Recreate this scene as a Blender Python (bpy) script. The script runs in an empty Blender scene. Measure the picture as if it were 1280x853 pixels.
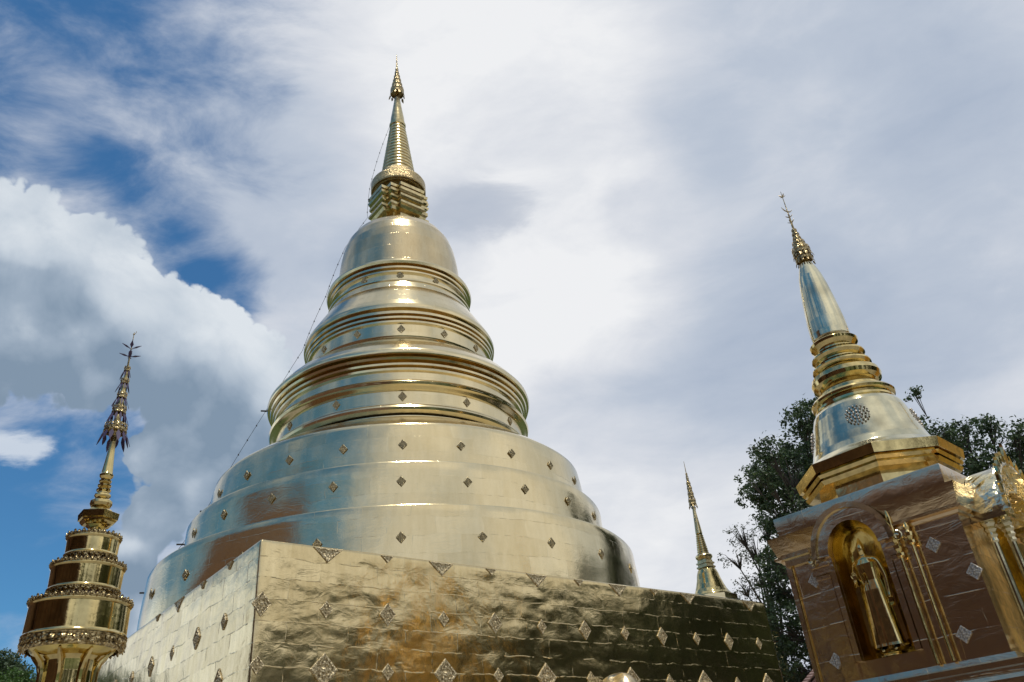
import bpy, bmesh, math, random
import numpy as np
from mathutils import Vector, Matrix
from mathutils import noise as mnoise
PI = math.pi
R_ = math.radians
scn = bpy.context.scene
col = scn.collection

# ------------------------------------------------------------------ helpers
class MB:
    def __init__(s):
        s.v = []; s.f = []; s.uv = []
    def face(s, idx, uvs=None):
        s.f.append(idx); s.uv.append(uvs if uvs else [(s.v[i][0] + s.v[i][1], s.v[i][2]) for i in idx])
    def box(s, c, d, rz=0.0, taper=1.0):
        x, y, z = c; a, b, h = d[0]/2, d[1]/2, d[2]/2
        n = len(s.v); cs, sn = math.cos(rz), math.sin(rz)
        for k, t in ((-1, 1.0), (1, taper)):
            for i, j in ((-1, -1), (1, -1), (1, 1), (-1, 1)):
                px, py = i*a*t, j*b*t
                s.v.append((x + px*cs - py*sn, y + px*sn + py*cs, z + k*h))
        for q in ((0, 3, 2, 1), (4, 5, 6, 7), (0, 1, 5, 4), (1, 2, 6, 5), (2, 3, 7, 6), (3, 0, 4, 7)):
            s.face([n + i for i in q])
    def lathe(s, prof, seg=64, c=(0, 0), a0=0.0, a1=2*PI, rmod=None, sup=.06):
        q_ = [prof[0]]
        for i in range(1, len(prof)):
            a_, b_ = prof[i-1], prof[i]; l_ = math.hypot(b_[0]-a_[0], b_[1]-a_[1]); big_ = max(prof[i-1][0], prof[i][0])
            if l_ > sup*big_:
                e_ = min(.12*l_, .02*big_)/l_
                q_ += [(a_[0]+(b_[0]-a_[0])*t_, a_[1]+(b_[1]-a_[1])*t_) for t_ in (e_, 1-e_)]
            q_.append(b_)
        prof = q_
        n = len(s.v); full = abs(a1 - a0 - 2*PI) < 1e-6
        cols = seg + 1
        L = [0.0]
        for i in range(1, len(prof)):
            L.append(L[-1] + math.hypot(prof[i][0]-prof[i-1][0], prof[i][1]-prof[i-1][1]))
        R = max(p[0] for p in prof)
        for i, (r, z) in enumerate(prof):
            for k in range(seg if full else cols):
                a = a0 + (a1-a0)*k/seg
                rr = rmod(r, a, z) if rmod else r
                s.v.append((c[0] + rr*math.cos(a), c[1] + rr*math.sin(a), z))
        m = seg if full else cols
        for i in range(len(prof)-1):
            for k in range(seg):
                k2 = (k+1) % m if full else k+1
                q = [n+i*m+k, n+i*m+k2, n+(i+1)*m+k2, n+(i+1)*m+k]
                ua, ub = R*(a0+(a1-a0)*k/seg), R*(a0+(a1-a0)*(k+1)/seg)
                va, vb = prof[0][1] + L[i], prof[0][1] + L[i+1]
                s.face(q, [(ua, va), (ub, va), (ub, vb), (ua, vb)])
    def loft(s, rows, cap=True):
        """rows = [(z, [(x, y) ...])] with equal counts"""
        n = len(s.v); m = len(rows[0][1])
        for z, pts in rows:
            for x, y in pts: s.v.append((x, y, z))
        per = [0.0]
        P = rows[0][1]
        for k in range(m):
            a, b = P[k], P[(k+1) % m]; per.append(per[-1] + math.hypot(a[0]-b[0], a[1]-b[1]))
        V = [rows[0][0]]
        for i in range(1, len(rows)):
            dz = rows[i][0]-rows[i-1][0]
            dx = math.hypot(rows[i][1][0][0]-rows[i-1][1][0][0], rows[i][1][0][1]-rows[i-1][1][0][1])
            V.append(V[-1] + math.hypot(dz, dx))
        for i in range(len(rows)-1):
            for k in range(m):
                k2 = (k+1) % m
                s.face([n+i*m+k, n+i*m+k2, n+(i+1)*m+k2, n+(i+1)*m+k],
                       [(per[k], V[i]), (per[k+1], V[i]), (per[k+1], V[i+1]), (per[k], V[i+1])])
        if cap:
            s.face([n+k for k in range(m)][::-1]); s.face([n+(len(rows)-1)*m+k for k in range(m)])
    def tube(s, pts, rad, seg=8, cap=True):
        pts = [Vector(p) for p in pts]; n = len(s.v)
        rads = rad if isinstance(rad, (list, tuple)) else [rad]*len(pts)
        prev = None; L = 0
        Ls = []
        for i, p in enumerate(pts):
            if i: L += (pts[i]-pts[i-1]).length
            Ls.append(L)
            t = (pts[min(i+1, len(pts)-1)] - pts[max(i-1, 0)]).normalized()
            if prev is None:
                a = t.orthogonal().normalized()
            else:
                a = (prev - t*prev.dot(t)); a = a.normalized() if a.length > 1e-6 else t.orthogonal().normalized()
            prev = a; b = t.cross(a)
            for k in range(seg):
                w = 2*PI*k/seg
                q = p + (a*math.cos(w) + b*math.sin(w))*rads[i]
                s.v.append(tuple(q))
        for i in range(len(pts)-1):
            for k in range(seg):
                k2 = (k+1) % seg
                s.face([n+i*seg+k, n+i*seg+k2, n+(i+1)*seg+k2, n+(i+1)*seg+k],
                       [(k/seg, Ls[i]), ((k+1)/seg, Ls[i]), ((k+1)/seg, Ls[i+1]), (k/seg, Ls[i+1])])
        if cap:
            s.face([n+k for k in range(seg)][::-1]); s.face([n+(len(pts)-1)*seg+k for k in range(seg)])
    def add(s, other, M):
        n = len(s.v)
        for v in other.v: s.v.append(tuple(M @ Vector(v)))
        for f, u in zip(other.f, other.uv): s.f.append([i+n for i in f]); s.uv.append(u)
    def poly_prism(s, pts, depth, M):
        """pts in local xy, extruded along +z by depth, then M"""
        n = len(s.v); m = len(pts)
        for z in (0, depth):
            for x, y in pts: s.v.append(tuple(M @ Vector((x, y, z))))
        s.f.append([n+k for k in range(m)][::-1]); s.uv.append([(pts[k][0], pts[k][1]) for k in range(m)][::-1])
        s.f.append([n+m+k for k in range(m)]); s.uv.append([(pts[k][0], pts[k][1]) for k in range(m)])
        for k in range(m):
            k2 = (k+1) % m
            s.f.append([n+k, n+k2, n+m+k2, n+m+k]); s.uv.append([(0, 0), (.1, 0), (.1, .1), (0, .1)])
    def mesh(s, name, smooth=35):
        me = bpy.data.meshes.new(name)
        me.from_pydata(s.v, [], s.f)
        ul = me.uv_layers.new(name='UVMap')
        flat = [c for u in s.uv for p in u for c in p]
        ul.data.foreach_set('uv', flat)
        me.validate(); me.update()
        if smooth:
            me.polygons.foreach_set('use_smooth', [True]*len(me.polygons))
            me.set_sharp_from_angle(angle=R_(smooth))
        return me
    def build(s, name, mat, parent=None, loc=(0, 0, 0), rz=0.0, smooth=35):
        o = bpy.data.objects.new(name, s.mesh(name, smooth))
        o.data.materials.append(mat); col.objects.link(o)
        o.location = loc; o.rotation_euler = (0, 0, rz)
        if parent: o.parent = parent
        return o

def tag(o, label=None, cat=None, group=None, kind=None):
    if label: o['label'] = label
    if cat: o['category'] = cat
    if group: o['group'] = group
    if kind: o['kind'] = kind
    return o
def thing(name, label, cat, loc=(0, 0, 0), rz=0.0, group=None):
    o = bpy.data.objects.new(name, None); col.objects.link(o)
    o.location = loc; o.rotation_euler = (0, 0, rz)
    return tag(o, label, cat, group)
def share(name, me, mat, parent, M):
    o = bpy.data.objects.new(name, me); col.objects.link(o)
    if not me.materials: me.materials.append(mat)
    o.parent = parent; o.matrix_local = M
    return o
def kids(o): return [c for c in list(col.objects) if c.parent == o]
def copy_tree(o, parent=None):
    c = o.copy(); col.objects.link(c); c.parent = parent
    for ch in kids(o): copy_tree(ch, c)
    return c

# ------------------------------------------------------------------ materials
def newmat(name):
    m = bpy.data.materials.new(name); m.use_nodes = True
    nt = m.node_tree; nt.nodes.clear()
    out = nt.nodes.new('ShaderNodeOutputMaterial'); b = nt.nodes.new('ShaderNodeBsdfPrincipled')
    nt.links.new(b.outputs[0], out.inputs[0])
    return m, nt, b
def N(nt, t, **k):
    n = nt.nodes.new(t)
    for a, v in k.items():
        if a.startswith('i_'):
            n.inputs[int(a[2:]) if a[2:].isdigit() else a[2:].replace('_', ' ')].default_value = v
        else: setattr(n, a, v)
    return n
def math_(nt, op, a, b=None, c=None, clamp=False):
    n = nt.nodes.new('ShaderNodeMath'); n.operation = op; n.use_clamp = clamp
    for i, x in enumerate((a, b, c)):
        if x is None: continue
        if isinstance(x, (int, float)): n.inputs[i].default_value = x
        else: nt.links.new(x, n.inputs[i])
    return n.outputs[0]
def ramp(nt, src, stops, interp='LINEAR'):
    n = nt.nodes.new('ShaderNodeValToRGB'); n.color_ramp.interpolation = interp
    e = n.color_ramp.elements
    while len(e) < len(stops): e.new(0.5)
    for x, (p, c) in zip(e, stops):
        x.position = p; x.color = (*c, 1) if len(c) == 3 else (c[0], c[0], c[0], 1)
    nt.links.new(src, n.inputs[0]); return n.outputs[0]

def sheet_gold(name, base, dark, rough=.14, course=.45, width=.9, seam=.010, dent=.03, dents=.9, fine=.004, rvar=.10, streak=.0, wear=.5, wobble=.16, mort=.010, cs=(2.2, 5.5, 1)):
    """metal sheets riveted on brick: UV in metres, seams in courses, dents, wear"""
    m, nt, b = newmat(name); L = nt.links.new
    uv = N(nt, 'ShaderNodeUVMap'); 
    nz = N(nt, 'ShaderNodeTexNoise', i_Scale=1.7, i_Detail=4.0); L(uv.outputs[0], nz.inputs['Vector'])
    wob = N(nt, 'ShaderNodeVectorMath', operation='SCALE'); wob.inputs['Scale'].default_value = wobble
    sub = N(nt, 'ShaderNodeVectorMath', operation='SUBTRACT'); sub.inputs[1].default_value = (.5, .5, .5)
    L(nz.outputs['Color'], sub.inputs[0]); L(sub.outputs[0], wob.inputs[0])
    add = N(nt, 'ShaderNodeVectorMath', operation='ADD'); L(uv.outputs[0], add.inputs[0]); L(wob.outputs[0], add.inputs[1])
    br = N(nt, 'ShaderNodeTexBrick'); L(add.outputs[0], br.inputs['Vector'])
    br.inputs['Scale'].default_value = 1.0; br.inputs['Mortar Size'].default_value = mort
    br.inputs['Mortar Smooth'].default_value = .9; br.inputs['Brick Width'].default_value = width
    br.inputs['Row Height'].default_value = course
    br.inputs['Color1'].default_value = (.25, .25, .25, 1); br.inputs['Color2'].default_value = (.75, .75, .75, 1)
    br.inputs['Mortar'].default_value = (.5, .5, .5, 1)
    n1 = N(nt, 'ShaderNodeTexNoise', i_Scale=dents, i_Detail=2.5, i_Roughness=.55); L(uv.outputs[0], n1.inputs['Vector'])
    mp = N(nt, 'ShaderNodeMapping'); mp.inputs['Scale'].default_value = cs; L(add.outputs[0], mp.inputs['Vector'])
    n2 = N(nt, 'ShaderNodeTexNoise', i_Scale=1.0, i_Detail=5.0, i_Roughness=.6, i_Distortion=.8); L(mp.outputs[0], n2.inputs['Vector'])
    rid = math_(nt, 'ABSOLUTE', math_(nt, 'SUBTRACT', n2.outputs['Fac'], .5))       # crumpled creases
    crease = math_(nt, 'SUBTRACT', .12, math_(nt, 'MINIMUM', rid, .12))
    n3 = N(nt, 'ShaderNodeTexNoise', i_Scale=26.0, i_Detail=4.0, i_Roughness=.6); L(uv.outputs[0], n3.inputs['Vector'])
    h = math_(nt, 'MULTIPLY', n1.outputs['Fac'], dent)
    h = math_(nt, 'MULTIPLY_ADD', crease, dent*.36, h)
    nm = N(nt, 'ShaderNodeTexNoise', i_Scale=3.1, i_Detail=3.0); L(uv.outputs[0], nm.inputs['Vector'])
    msk = math_(nt, 'MULTIPLY_ADD', math_(nt, 'SUBTRACT', nm.outputs['Fac'], .42), 5.0, 0.0, clamp=True)
    seamf = math_(nt, 'MULTIPLY', br.outputs['Fac'], msk)
    seamn = math_(nt, 'MULTIPLY', seamf, 1.0)
    h = math_(nt, 'MULTIPLY_ADD', seamn, seam, h)
    h = math_(nt, 'MULTIPLY_ADD', n3.outputs['Fac'], fine, h)
    sep = N(nt, 'ShaderNodeSeparateColor'); L(br.outputs['Color'], sep.inputs[0])
    bp = N(nt, 'ShaderNodeBump', i_Strength=1.0, i_Distance=1.0); L(h, bp.inputs['Height']); L(bp.outputs[0], b.inputs['Normal'])
    # patina: per-sheet tint + streaky wear
    mw = N(nt, 'ShaderNodeMapping'); mw.inputs['Scale'].default_value = (2.5, .6, 1); L(uv.outputs[0], mw.inputs['Vector'])
    n4 = N(nt, 'ShaderNodeTexNoise', i_Scale=1.6, i_Detail=6.0, i_Roughness=.65); L(mw.outputs[0], n4.inputs['Vector'])
    pat = math_(nt, 'MULTIPLY_ADD', sep.outputs[0], .6, math_(nt, 'MULTIPLY', n4.outputs['Fac'], .9))
    pat = math_(nt, 'SUBTRACT', pat, .40, clamp=True)
    pat = math_(nt, 'MULTIPLY', pat, wear*1.6, clamp=True)
    pat = math_(nt, 'MAXIMUM', pat, math_(nt, 'MULTIPLY', seamf, .2))
    mx = N(nt, 'ShaderNodeMix', data_type='RGBA'); L(pat, mx.inputs[0])
    mx.inputs[6].default_value = (*base, 1); mx.inputs[7].default_value = (*dark, 1)
    L(mx.outputs[2], b.inputs['Base Color'])
    b.inputs['Metallic'].default_value = 1.0
    r = math_(nt, 'MULTIPLY_ADD', pat, rvar, rough); r = math_(nt, 'MULTIPLY_ADD', math_(nt, 'SUBTRACT', n3.outputs['Fac'], .5), .06, r)
    L(r, b.inputs['Roughness'])
    return m
def simple_gold(name, base, rough=.12, bump=.002, scale=14, dark=None, relief=None, metal=1.0):
    m, nt, b = newmat(name); L = nt.links.new
    tc = N(nt, 'ShaderNodeTexCoord')
    n = N(nt, 'ShaderNodeTexNoise', i_Scale=float(scale), i_Detail=4.0); L(tc.outputs['Object'], n.inputs['Vector'])
    h = math_(nt, 'MULTIPLY', n.outputs['Fac'], bump)
    dk = dark or tuple(x*.55 for x in base)
    src = n.outputs['Fac']
    if relief:
        v = N(nt, 'ShaderNodeTexVoronoi', i_Scale=float(relief[0])); L(tc.outputs['Object'], v.inputs['Vector'])
        h = math_(nt, 'MULTIPLY_ADD', v.outputs['Distance'], -relief[1], h)
        src = v.outputs['Distance']
    bp = N(nt, 'ShaderNodeBump', i_Strength=1.0, i_Distance=1.0); L(h, bp.inputs['Height']); L(bp.outputs[0], b.inputs['Normal'])
    c = ramp(nt, src, [(.3, base), (.75, dk)])
    L(c, b.inputs['Base Color']); b.inputs['Metallic'].default_value = metal
    L(math_(nt, 'MULTIPLY_ADD', n.outputs['Fac'], .12, rough-.05), b.inputs['Roughness'])
    return m
def diffuse(name, c1, c2, scale=3.0, rough=.8, bump=0.0, sub=0.0, wave=None):
    m, nt, b = newmat(name); L = nt.links.new
    tc = N(nt, 'ShaderNodeTexCoord')
    n = N(nt, 'ShaderNodeTexNoise', i_Scale=float(scale), i_Detail=6.0, i_Roughness=.6); L(tc.outputs['Object'], n.inputs['Vector'])
    L(ramp(nt, n.outputs['Fac'], [(.3, c1), (.7, c2)]), b.inputs['Base Color'])
    b.inputs['Roughness'].default_value = rough
    h = n.outputs['Fac']
    if wave:
        w = N(nt, 'ShaderNodeTexWave', i_Scale=wave[0], bands_direction=wave[1]); L(tc.outputs['Object'], w.inputs['Vector'])
        h = w.outputs['Fac']
    if bump:
        bp = N(nt, 'ShaderNodeBump', i_Strength=1.0, i_Distance=bump); L(h, bp.inputs['Height']); L(bp.outputs[0], b.inputs['Normal'])
    return m
def leafmat(name, c1, c2):
    m, nt, b = newmat(name); L = nt.links.new
    g = N(nt, 'ShaderNodeNewGeometry')
    c = ramp(nt, g.outputs['Random Per Island'], [(.0, c1), (.6, c2), (1.0, tuple(x*1.5 for x in c2))])
    L(c, b.inputs['Base Color']); b.inputs['Roughness'].default_value = .5
    tr = N(nt, 'ShaderNodeBsdfTranslucent'); L(c, tr.inputs[0])
    mx = N(nt, 'ShaderNodeMixShader'); mx.inputs[0].default_value = .3
    out = [x for x in nt.nodes if x.type == 'OUTPUT_MATERIAL'][0]
    L(b.outputs[0], mx.inputs[1]); L(tr.outputs[0], mx.inputs[2]); L(mx.outputs[0], out.inputs[0])
    return m

PALE = (.83, .70, .43); PALED = (.62, .48, .24)
M = {}
M['wall'] = sheet_gold('gold_sheet_wall', (.82, .67, .38), (.52, .39, .17), rough=.13, course=.50, width=1.7, seam=.006, dent=.024, dents=1.3, fine=.0007, wear=.7, wobble=.17, mort=.016, cs=(1.6, 2.8, 1))
M['drum'] = sheet_gold('gold_sheet_drum', PALE, PALED, rough=.11, course=.58, width=1.5, seam=.002, dent=.016, dents=.8, fine=.0008, wear=.6)
M['band'] = sheet_gold('gold_sheet_band', PALE, PALED, rough=.12, course=.5, width=1.4, seam=.0015, dent=.006, dents=.8, fine=.0006, wear=.5)
M['bell'] = sheet_gold('gold_sheet_bell', (.77, .63, .38), (.52, .39, .20), rough=.17, course=.8, width=.9, seam=.003, dent=.02, dents=.8, fine=.0015, wear=.7)
M['crumple'] = sheet_gold('crumpled_gold', (.86, .78, .52), (.6, .48, .25), rough=.15, course=.4, width=.5, seam=.0, dent=.12, dents=3.0, fine=.002, wear=.4)
M['gold'] = simple_gold('polished_gold', (.85, .67, .30), rough=.09, bump=.0015, scale=9)
M['goldpale'] = simple_gold('pale_gold', (.84, .76, .50), rough=.10, bump=.004, scale=4)
M['spire'] = simple_gold('spire_gold', (.76, .62, .33), rough=.2, bump=.01, scale=5)
M['orn'] = simple_gold('ornament_gold', (.72, .57, .30), rough=.28, bump=.003, scale=20, dark=(.22, .15, .06), relief=(28, .02))
M['orns'] = simple_gold('small_ornament_gold', (.66, .52, .27), rough=.25, bump=.001, scale=40, dark=(.16, .11, .05), relief=(60, .006))
M['plate'] = simple_gold('diamond_relief', (.82, .70, .45), rough=.40, bump=.003, scale=50, dark=(.36, .28, .15), relief=(22, .03), metal=.7)
M['orns2'] = simple_gold('worn_relief', (.62, .53, .33), rough=.4, bump=.002, scale=40, dark=(.22, .18, .10), relief=(30, .02))
M['elephant'] = simple_gold('elephant_gold', (.82, .66, .40), rough=.3, bump=.01, scale=6)
M['silver'] = simple_gold('grey_relief', (.72, .68, .60), rough=.5, bump=.004, scale=70, dark=(.35, .31, .26), relief=(50, .008))
M['shrine'] = sheet_gold('shrine_sheet', (.84, .66, .42), (.55, .40, .24), rough=.16, course=.36, width=.62, seam=.0016, dent=.016, dents=2.0, fine=.0006, wear=.5, wobble=.06, mort=.005)
M['deepgold'] = simple_gold('deep_gold', (.92, .72, .26), rough=.14, bump=.01, scale=5)
M['warmgold'] = simple_gold('warm_gold', (.98, .66, .20), rough=.3, bump=.01, scale=3, dark=(.9, .5, .1))
M['purple'] = diffuse('purple_leaf', (.05, .035, .08), (.09, .06, .13), 8, .5)
M['glass'] = diffuse('dark_inlay', (.10, .02, .03), (.16, .03, .05), 8, .3)
M['cable'] = diffuse('cable', (.02, .02, .02), (.03, .03, .03), 8, .6)
M['bark'] = diffuse('bark', (.05, .04, .03), (.12, .10, .08), 4, .9, .02)
M['leafdark'] = leafmat('leaf_dark', (.030, .055, .022), (.065, .105, .042))
M['leafblue'] = leafmat('leaf_dull', (.04, .06, .03), (.07, .095, .05))
M['leafgreen'] = leafmat('leaf_green', (.05, .11, .02), (.09, .17, .035))
M['leafgrove'] = leafmat('leaf_grove', (.08, .10, .035), (.15, .18, .06))
M['pave'] = diffuse('stone_paving', (.26, .25, .23), (.36, .34, .31), .8, .8, .004)
M['lawn'] = diffuse('lawn', (.04, .07, .02), (.07, .11, .03), 1.5, .9, .02)
M['roofbrown'] = diffuse('brown_tiles', (.10, .050, .030), (.15, .08, .05), .6, .75, .05, wave=(2.6, 'Z'))
M['wallbrown'] = diffuse('brown_plaster', (.13, .07, .045), (.19, .11, .07), .8, .8)
M['white'] = diffuse('white_plaster', (.70, .68, .64), (.8, .78, .74), .8, .8)
M['wood'] = diffuse('dark_wood', (.10, .04, .025), (.16, .07, .04), 1.2, .6)
M['rooftile'] = diffuse('pink_roof', (.48, .30, .27), (.58, .40, .36), 1.6, .7, .03, wave=(3.4, 'Z'))

# ------------------------------------------------------------------ camera
F = 988.6; pitch, roll = R_(31.328), R_(-5.656)
cam = bpy.data.cameras.new('camera'); cam.sensor_width = 36; cam.lens = F/1280*36; cam.clip_end = 3000
co = bpy.data.objects.new('camera', cam); col.objects.link(co); scn.camera = co
fw = Vector((0, math.cos(pitch), math.sin(pitch))); rt = Vector((1, 0, 0)); up = rt.cross(fw)
rt2 = rt*math.cos(roll) + up*math.sin(roll); up2 = -rt*math.sin(roll) + up*math.cos(roll)
co.matrix_world = Matrix(((rt2.x, up2.x, -fw.x, 0), (rt2.y, up2.y, -fw.y, 0), (rt2.z, up2.z, -fw.z, 1.6), (0, 0, 0, 1)))

# ------------------------------------------------------------------ world
def dirv(az, el):
    a, e = R_(az), R_(el); return (math.sin(a)*math.cos(e), math.cos(a)*math.cos(e), math.sin(e))
SUN_AZ, SUN_EL = 150, 80
CUM = [(-38.5, 35.2, 0.064), (-36.5, 35.7, 0.059), (-33.8, 34.7, 0.061), (-41.3, 32.9, 0.072), (-38.5, 30.1, 0.09), (-34.0, 30.5, 0.097), (-30.4, 32.5, 0.063), (-28.6, 30.4, 0.087), (-25.5, 30.7, 0.067), (-23.8, 31.5, 0.045), (-22.0, 28.9, 0.074), (-19.4, 27.4, 0.066), (-24.6, 27.0, 0.072), (-20.9, 24.1, 0.074), (-25.3, 23.8, 0.061), (-24.1, 21.2, 0.044), (-26.2, 19.6, 0.047), (-27.5, 17.0, 0.041), (-27.4, 23.6, 0.034), (-27.2, 13.6, 0.048), (-31.7, 27.3, 0.04), (-50, 5, .10), (-57, 7, .11), (-65, 5, .10)]
HOL = [(-44, 51, 0.22), (-50, 46, .2), (-35, 20.5, .15), (-41.8, 48.8, 0.13), (-44.4, 43.8, 0.094), (-33.4, 51.8, 0.074), (-35.7, 40.8, 0.044), (-31.9, 40.1, 0.05), (-28.3, 37.9, 0.052), (-25.9, 35.0, 0.049), (-23.3, 32.6, 0.036), (-40.4, 39.2, 0.029), (-34.7, 22.8, 0.101), (-29.9, 23.4, 0.075), (-33.8, 17.1, 0.115), (-30.4, 13.6, 0.119), (-33.5, 10.0, 0.133), (-62, 24, .2), (-80, 24, .42), (-105, 28, .5), (-132, 30, .5), (-95, 50, .45), (-150, 44, .4), (-152, 22, .3)]
BRI = [(7.4, 47.9, 0.211), (1.6, 52.7, 0.187), (6.5, 36.8, 0.18), (1.3, 41.4, 0.099), (-4.4, 46.1, 0.117), (12.1, 41.7, 0.098), (-1.3, 31.8, 0.121), (5.2, 14.2, 0.193), (18.3, 13.4, 0.183), (108, 22, .5), (160, 40, .5)]
DRK = [(-2.5, 41.0, 0.055), (18.3, 42.0, 0.105), (12.9, 39.2, 0.079), (37.5, 34.7, 0.137), (-22.3, 46.3, 0.11), (-28.5, 47.9, 0.069), (-10.8, 37.3, 0.059), (22.1, 26.1, 0.238)]

def blob_group(name, blobs, k, noise_amp, nscale, warp, warp_s, billow=0.0, det=9.0):
    g = bpy.data.node_groups.new(name, 'ShaderNodeTree')
    g.interface.new_socket(name='Vector', in_out='INPUT', socket_type='NodeSocketVector')
    g.interface.new_socket(name='Value', in_out='OUTPUT', socket_type='NodeSocketFloat')
    gi = g.nodes.new('NodeGroupInput'); go = g.nodes.new('NodeGroupOutput'); L = g.links.new
    wn = N(g, 'ShaderNodeTexNoise', i_Scale=float(warp_s), i_Detail=3.0); L(gi.outputs[0], wn.inputs['Vector'])
    sb = N(g, 'ShaderNodeVectorMath', operation='SUBTRACT'); L(wn.outputs['Color'], sb.inputs[0]); sb.inputs[1].default_value = (.5, .5, .5)
    sc = N(g, 'ShaderNodeVectorMath', operation='SCALE'); L(sb.outputs[0], sc.inputs[0]); sc.inputs['Scale'].default_value = warp
    ad = N(g, 'ShaderNodeVectorMath', operation='ADD'); L(gi.outputs[0], ad.inputs[0]); L(sc.outputs[0], ad.inputs[1])
    cur = None
    for az, el, r in blobs:
        d = N(g, 'ShaderNodeVectorMath', operation='DISTANCE'); L(ad.outputs[0], d.inputs[0]); d.inputs[1].default_value = dirv(az, el)
        v = math_(g, 'MULTIPLY_ADD', d.outputs['Value'], -1/r, 1.0)
        cur = v if cur is None else math_(g, 'SMOOTH_MAX', cur, v, k)
    n = N(g, 'ShaderNodeTexNoise', i_Scale=float(nscale), i_Detail=det, i_Roughness=.55); L(gi.outputs[0], n.inputs['Vector'])
    cur = math_(g, 'MULTIPLY_ADD', math_(g, 'SUBTRACT', n.outputs['Fac'], .5), noise_amp, cur)
    if billow:
        for sc_, am in ((24.0, billow), (55.0, billow*.6), (115.0, billow*.32)):
            v = N(g, 'ShaderNodeTexVoronoi', i_Scale=sc_, feature='F1'); L(ad.outputs[0], v.inputs['Vector'])
            v2 = math_(g, 'MULTIPLY', v.outputs['Distance'], v.outputs['Distance'])
            cur = math_(g, 'MULTIPLY_ADD', v2, -am*1.6, math_(g, 'ADD', cur, am*.4))
    L(cur, go.inputs[0]); return g

world = bpy.data.worlds.new('World'); scn.world = world; world.use_nodes = True
nt = world.node_tree; nt.nodes.clear(); L = nt.links.new
wo = nt.nodes.new('ShaderNodeOutputWorld'); bg = nt.nodes.new('ShaderNodeBackground'); L(bg.outputs[0], wo.inputs[0])
BG = .1; bg.inputs[1].default_value = BG
sky = nt.nodes.new('ShaderNodeTexSky'); sky.sky_type = 'NISHITA'; sky.sun_disc = False
sky.sun_elevation = R_(SUN_EL); sky.sun_rotation = R_(SUN_AZ); sky.air_density = 1.0; sky.dust_density = .3; sky.ozone_density = 3.0
tc = nt.nodes.new('ShaderNodeTexCoord'); D = tc.outputs['Generated']
def grp(g, vec):
    n = nt.nodes.new('ShaderNodeGroup'); n.node_tree = g; L(vec, n.inputs[0]); return n.outputs[0]
def smooth(v, a, b_):
    n = nt.nodes.new('ShaderNodeMapRange'); n.interpolation_type = 'SMOOTHSTEP'; L(v, n.inputs[0])
    n.inputs[1].default_value = a; n.inputs[2].default_value = b_; return n.outputs[0]
def mixc(f, a, b_):
    n = nt.nodes.new('ShaderNodeMix'); n.data_type = 'RGBA'
    for i, x in ((0, f), (6, a), (7, b_)):
        if isinstance(x, (int, float)): n.inputs[i].default_value = x
        elif isinstance(x, tuple): n.inputs[i].default_value = (*x, 1)
        else: L(x, n.inputs[i])
    return n.outputs[2]
K = 1/BG
def kc(r, g, b_): return (r*K, g*K, b_*K)
# clear blue
mul = nt.nodes.new('ShaderNodeMix'); mul.data_type = 'RGBA'; mul.blend_type = 'MULTIPLY'; mul.inputs[0].default_value = 1.0
L(sky.outputs[0], mul.inputs[6]); mul.inputs[7].default_value = (.46, .88, 1.06, 1)
blue = mul.outputs[2]
# stretched coords for the high veil
mp = nt.nodes.new('ShaderNodeMapping'); mp.inputs['Rotation'].default_value = (R_(12), R_(-28), R_(20)); mp.inputs['Scale'].default_value = (1.0, 1.7, 2.6); L(D, mp.inputs['Vector'])
nv = N(nt, 'ShaderNodeTexNoise', i_Scale=2.1, i_Detail=7.0, i_Roughness=.5, i_Distortion=.5); L(mp.outputs[0], nv.inputs['Vector'])
nw = N(nt, 'ShaderNodeTexNoise', i_Scale=6.0, i_Detail=7.0, i_Roughness=.6, i_Distortion=.35); L(mp.outputs[0], nw.inputs['Vector'])
hole = grp(blob_group('holes', HOL, .5, 1.3, 3.2, .16, 3.0, det=5.0), D)
hole = math_(nt, 'MULTIPLY_ADD', math_(nt, 'SUBTRACT', nw.outputs['Fac'], .5), -2.4, hole)
veil = math_(nt, 'SUBTRACT', 1.0, smooth(hole, -.45, .95))
bri = smooth(grp(blob_group('bright', BRI, .4, .7, 3.0, .12, 3.0, det=4.0), D), -.25, .8)
drk = smooth(grp(blob_group('dark', DRK, .3, .9, 4.0, .10, 4.0, det=5.0), D), -.15, .7)
tone = math_(nt, 'MULTIPLY_ADD', math_(nt, 'SUBTRACT', nv.outputs['Fac'], .5), .75, .63)
tone = math_(nt, 'MULTIPLY_ADD', math_(nt, 'SUBTRACT', nw.outputs['Fac'], .5), .50, tone)
tone = math_(nt, 'MULTIPLY_ADD', bri, .30, tone)
tone = math_(nt, 'MULTIPLY_ADD', drk, -.17, tone, clamp=True)
rp = nt.nodes.new('ShaderNodeValToRGB'); L(tone, rp.inputs[0]); e = rp.color_ramp.elements
for i in range(3): e.new(.5)
for x, (p, c) in zip(e, [(0, (.27, .35, .48)), (.3, (.40, .47, .59)), (.55, (.50, .56, .66)), (.8, (.68, .71, .77)), (1, (.86, .87, .89))]):
    x.position = p; x.color = (*c, 1)
vm = nt.nodes.new('ShaderNodeVectorMath'); vm.operation = 'SCALE'; L(rp.outputs[0], vm.inputs[0]); vm.inputs['Scale'].default_value = K
base = mixc(veil, blue, vm.outputs[0])
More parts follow.
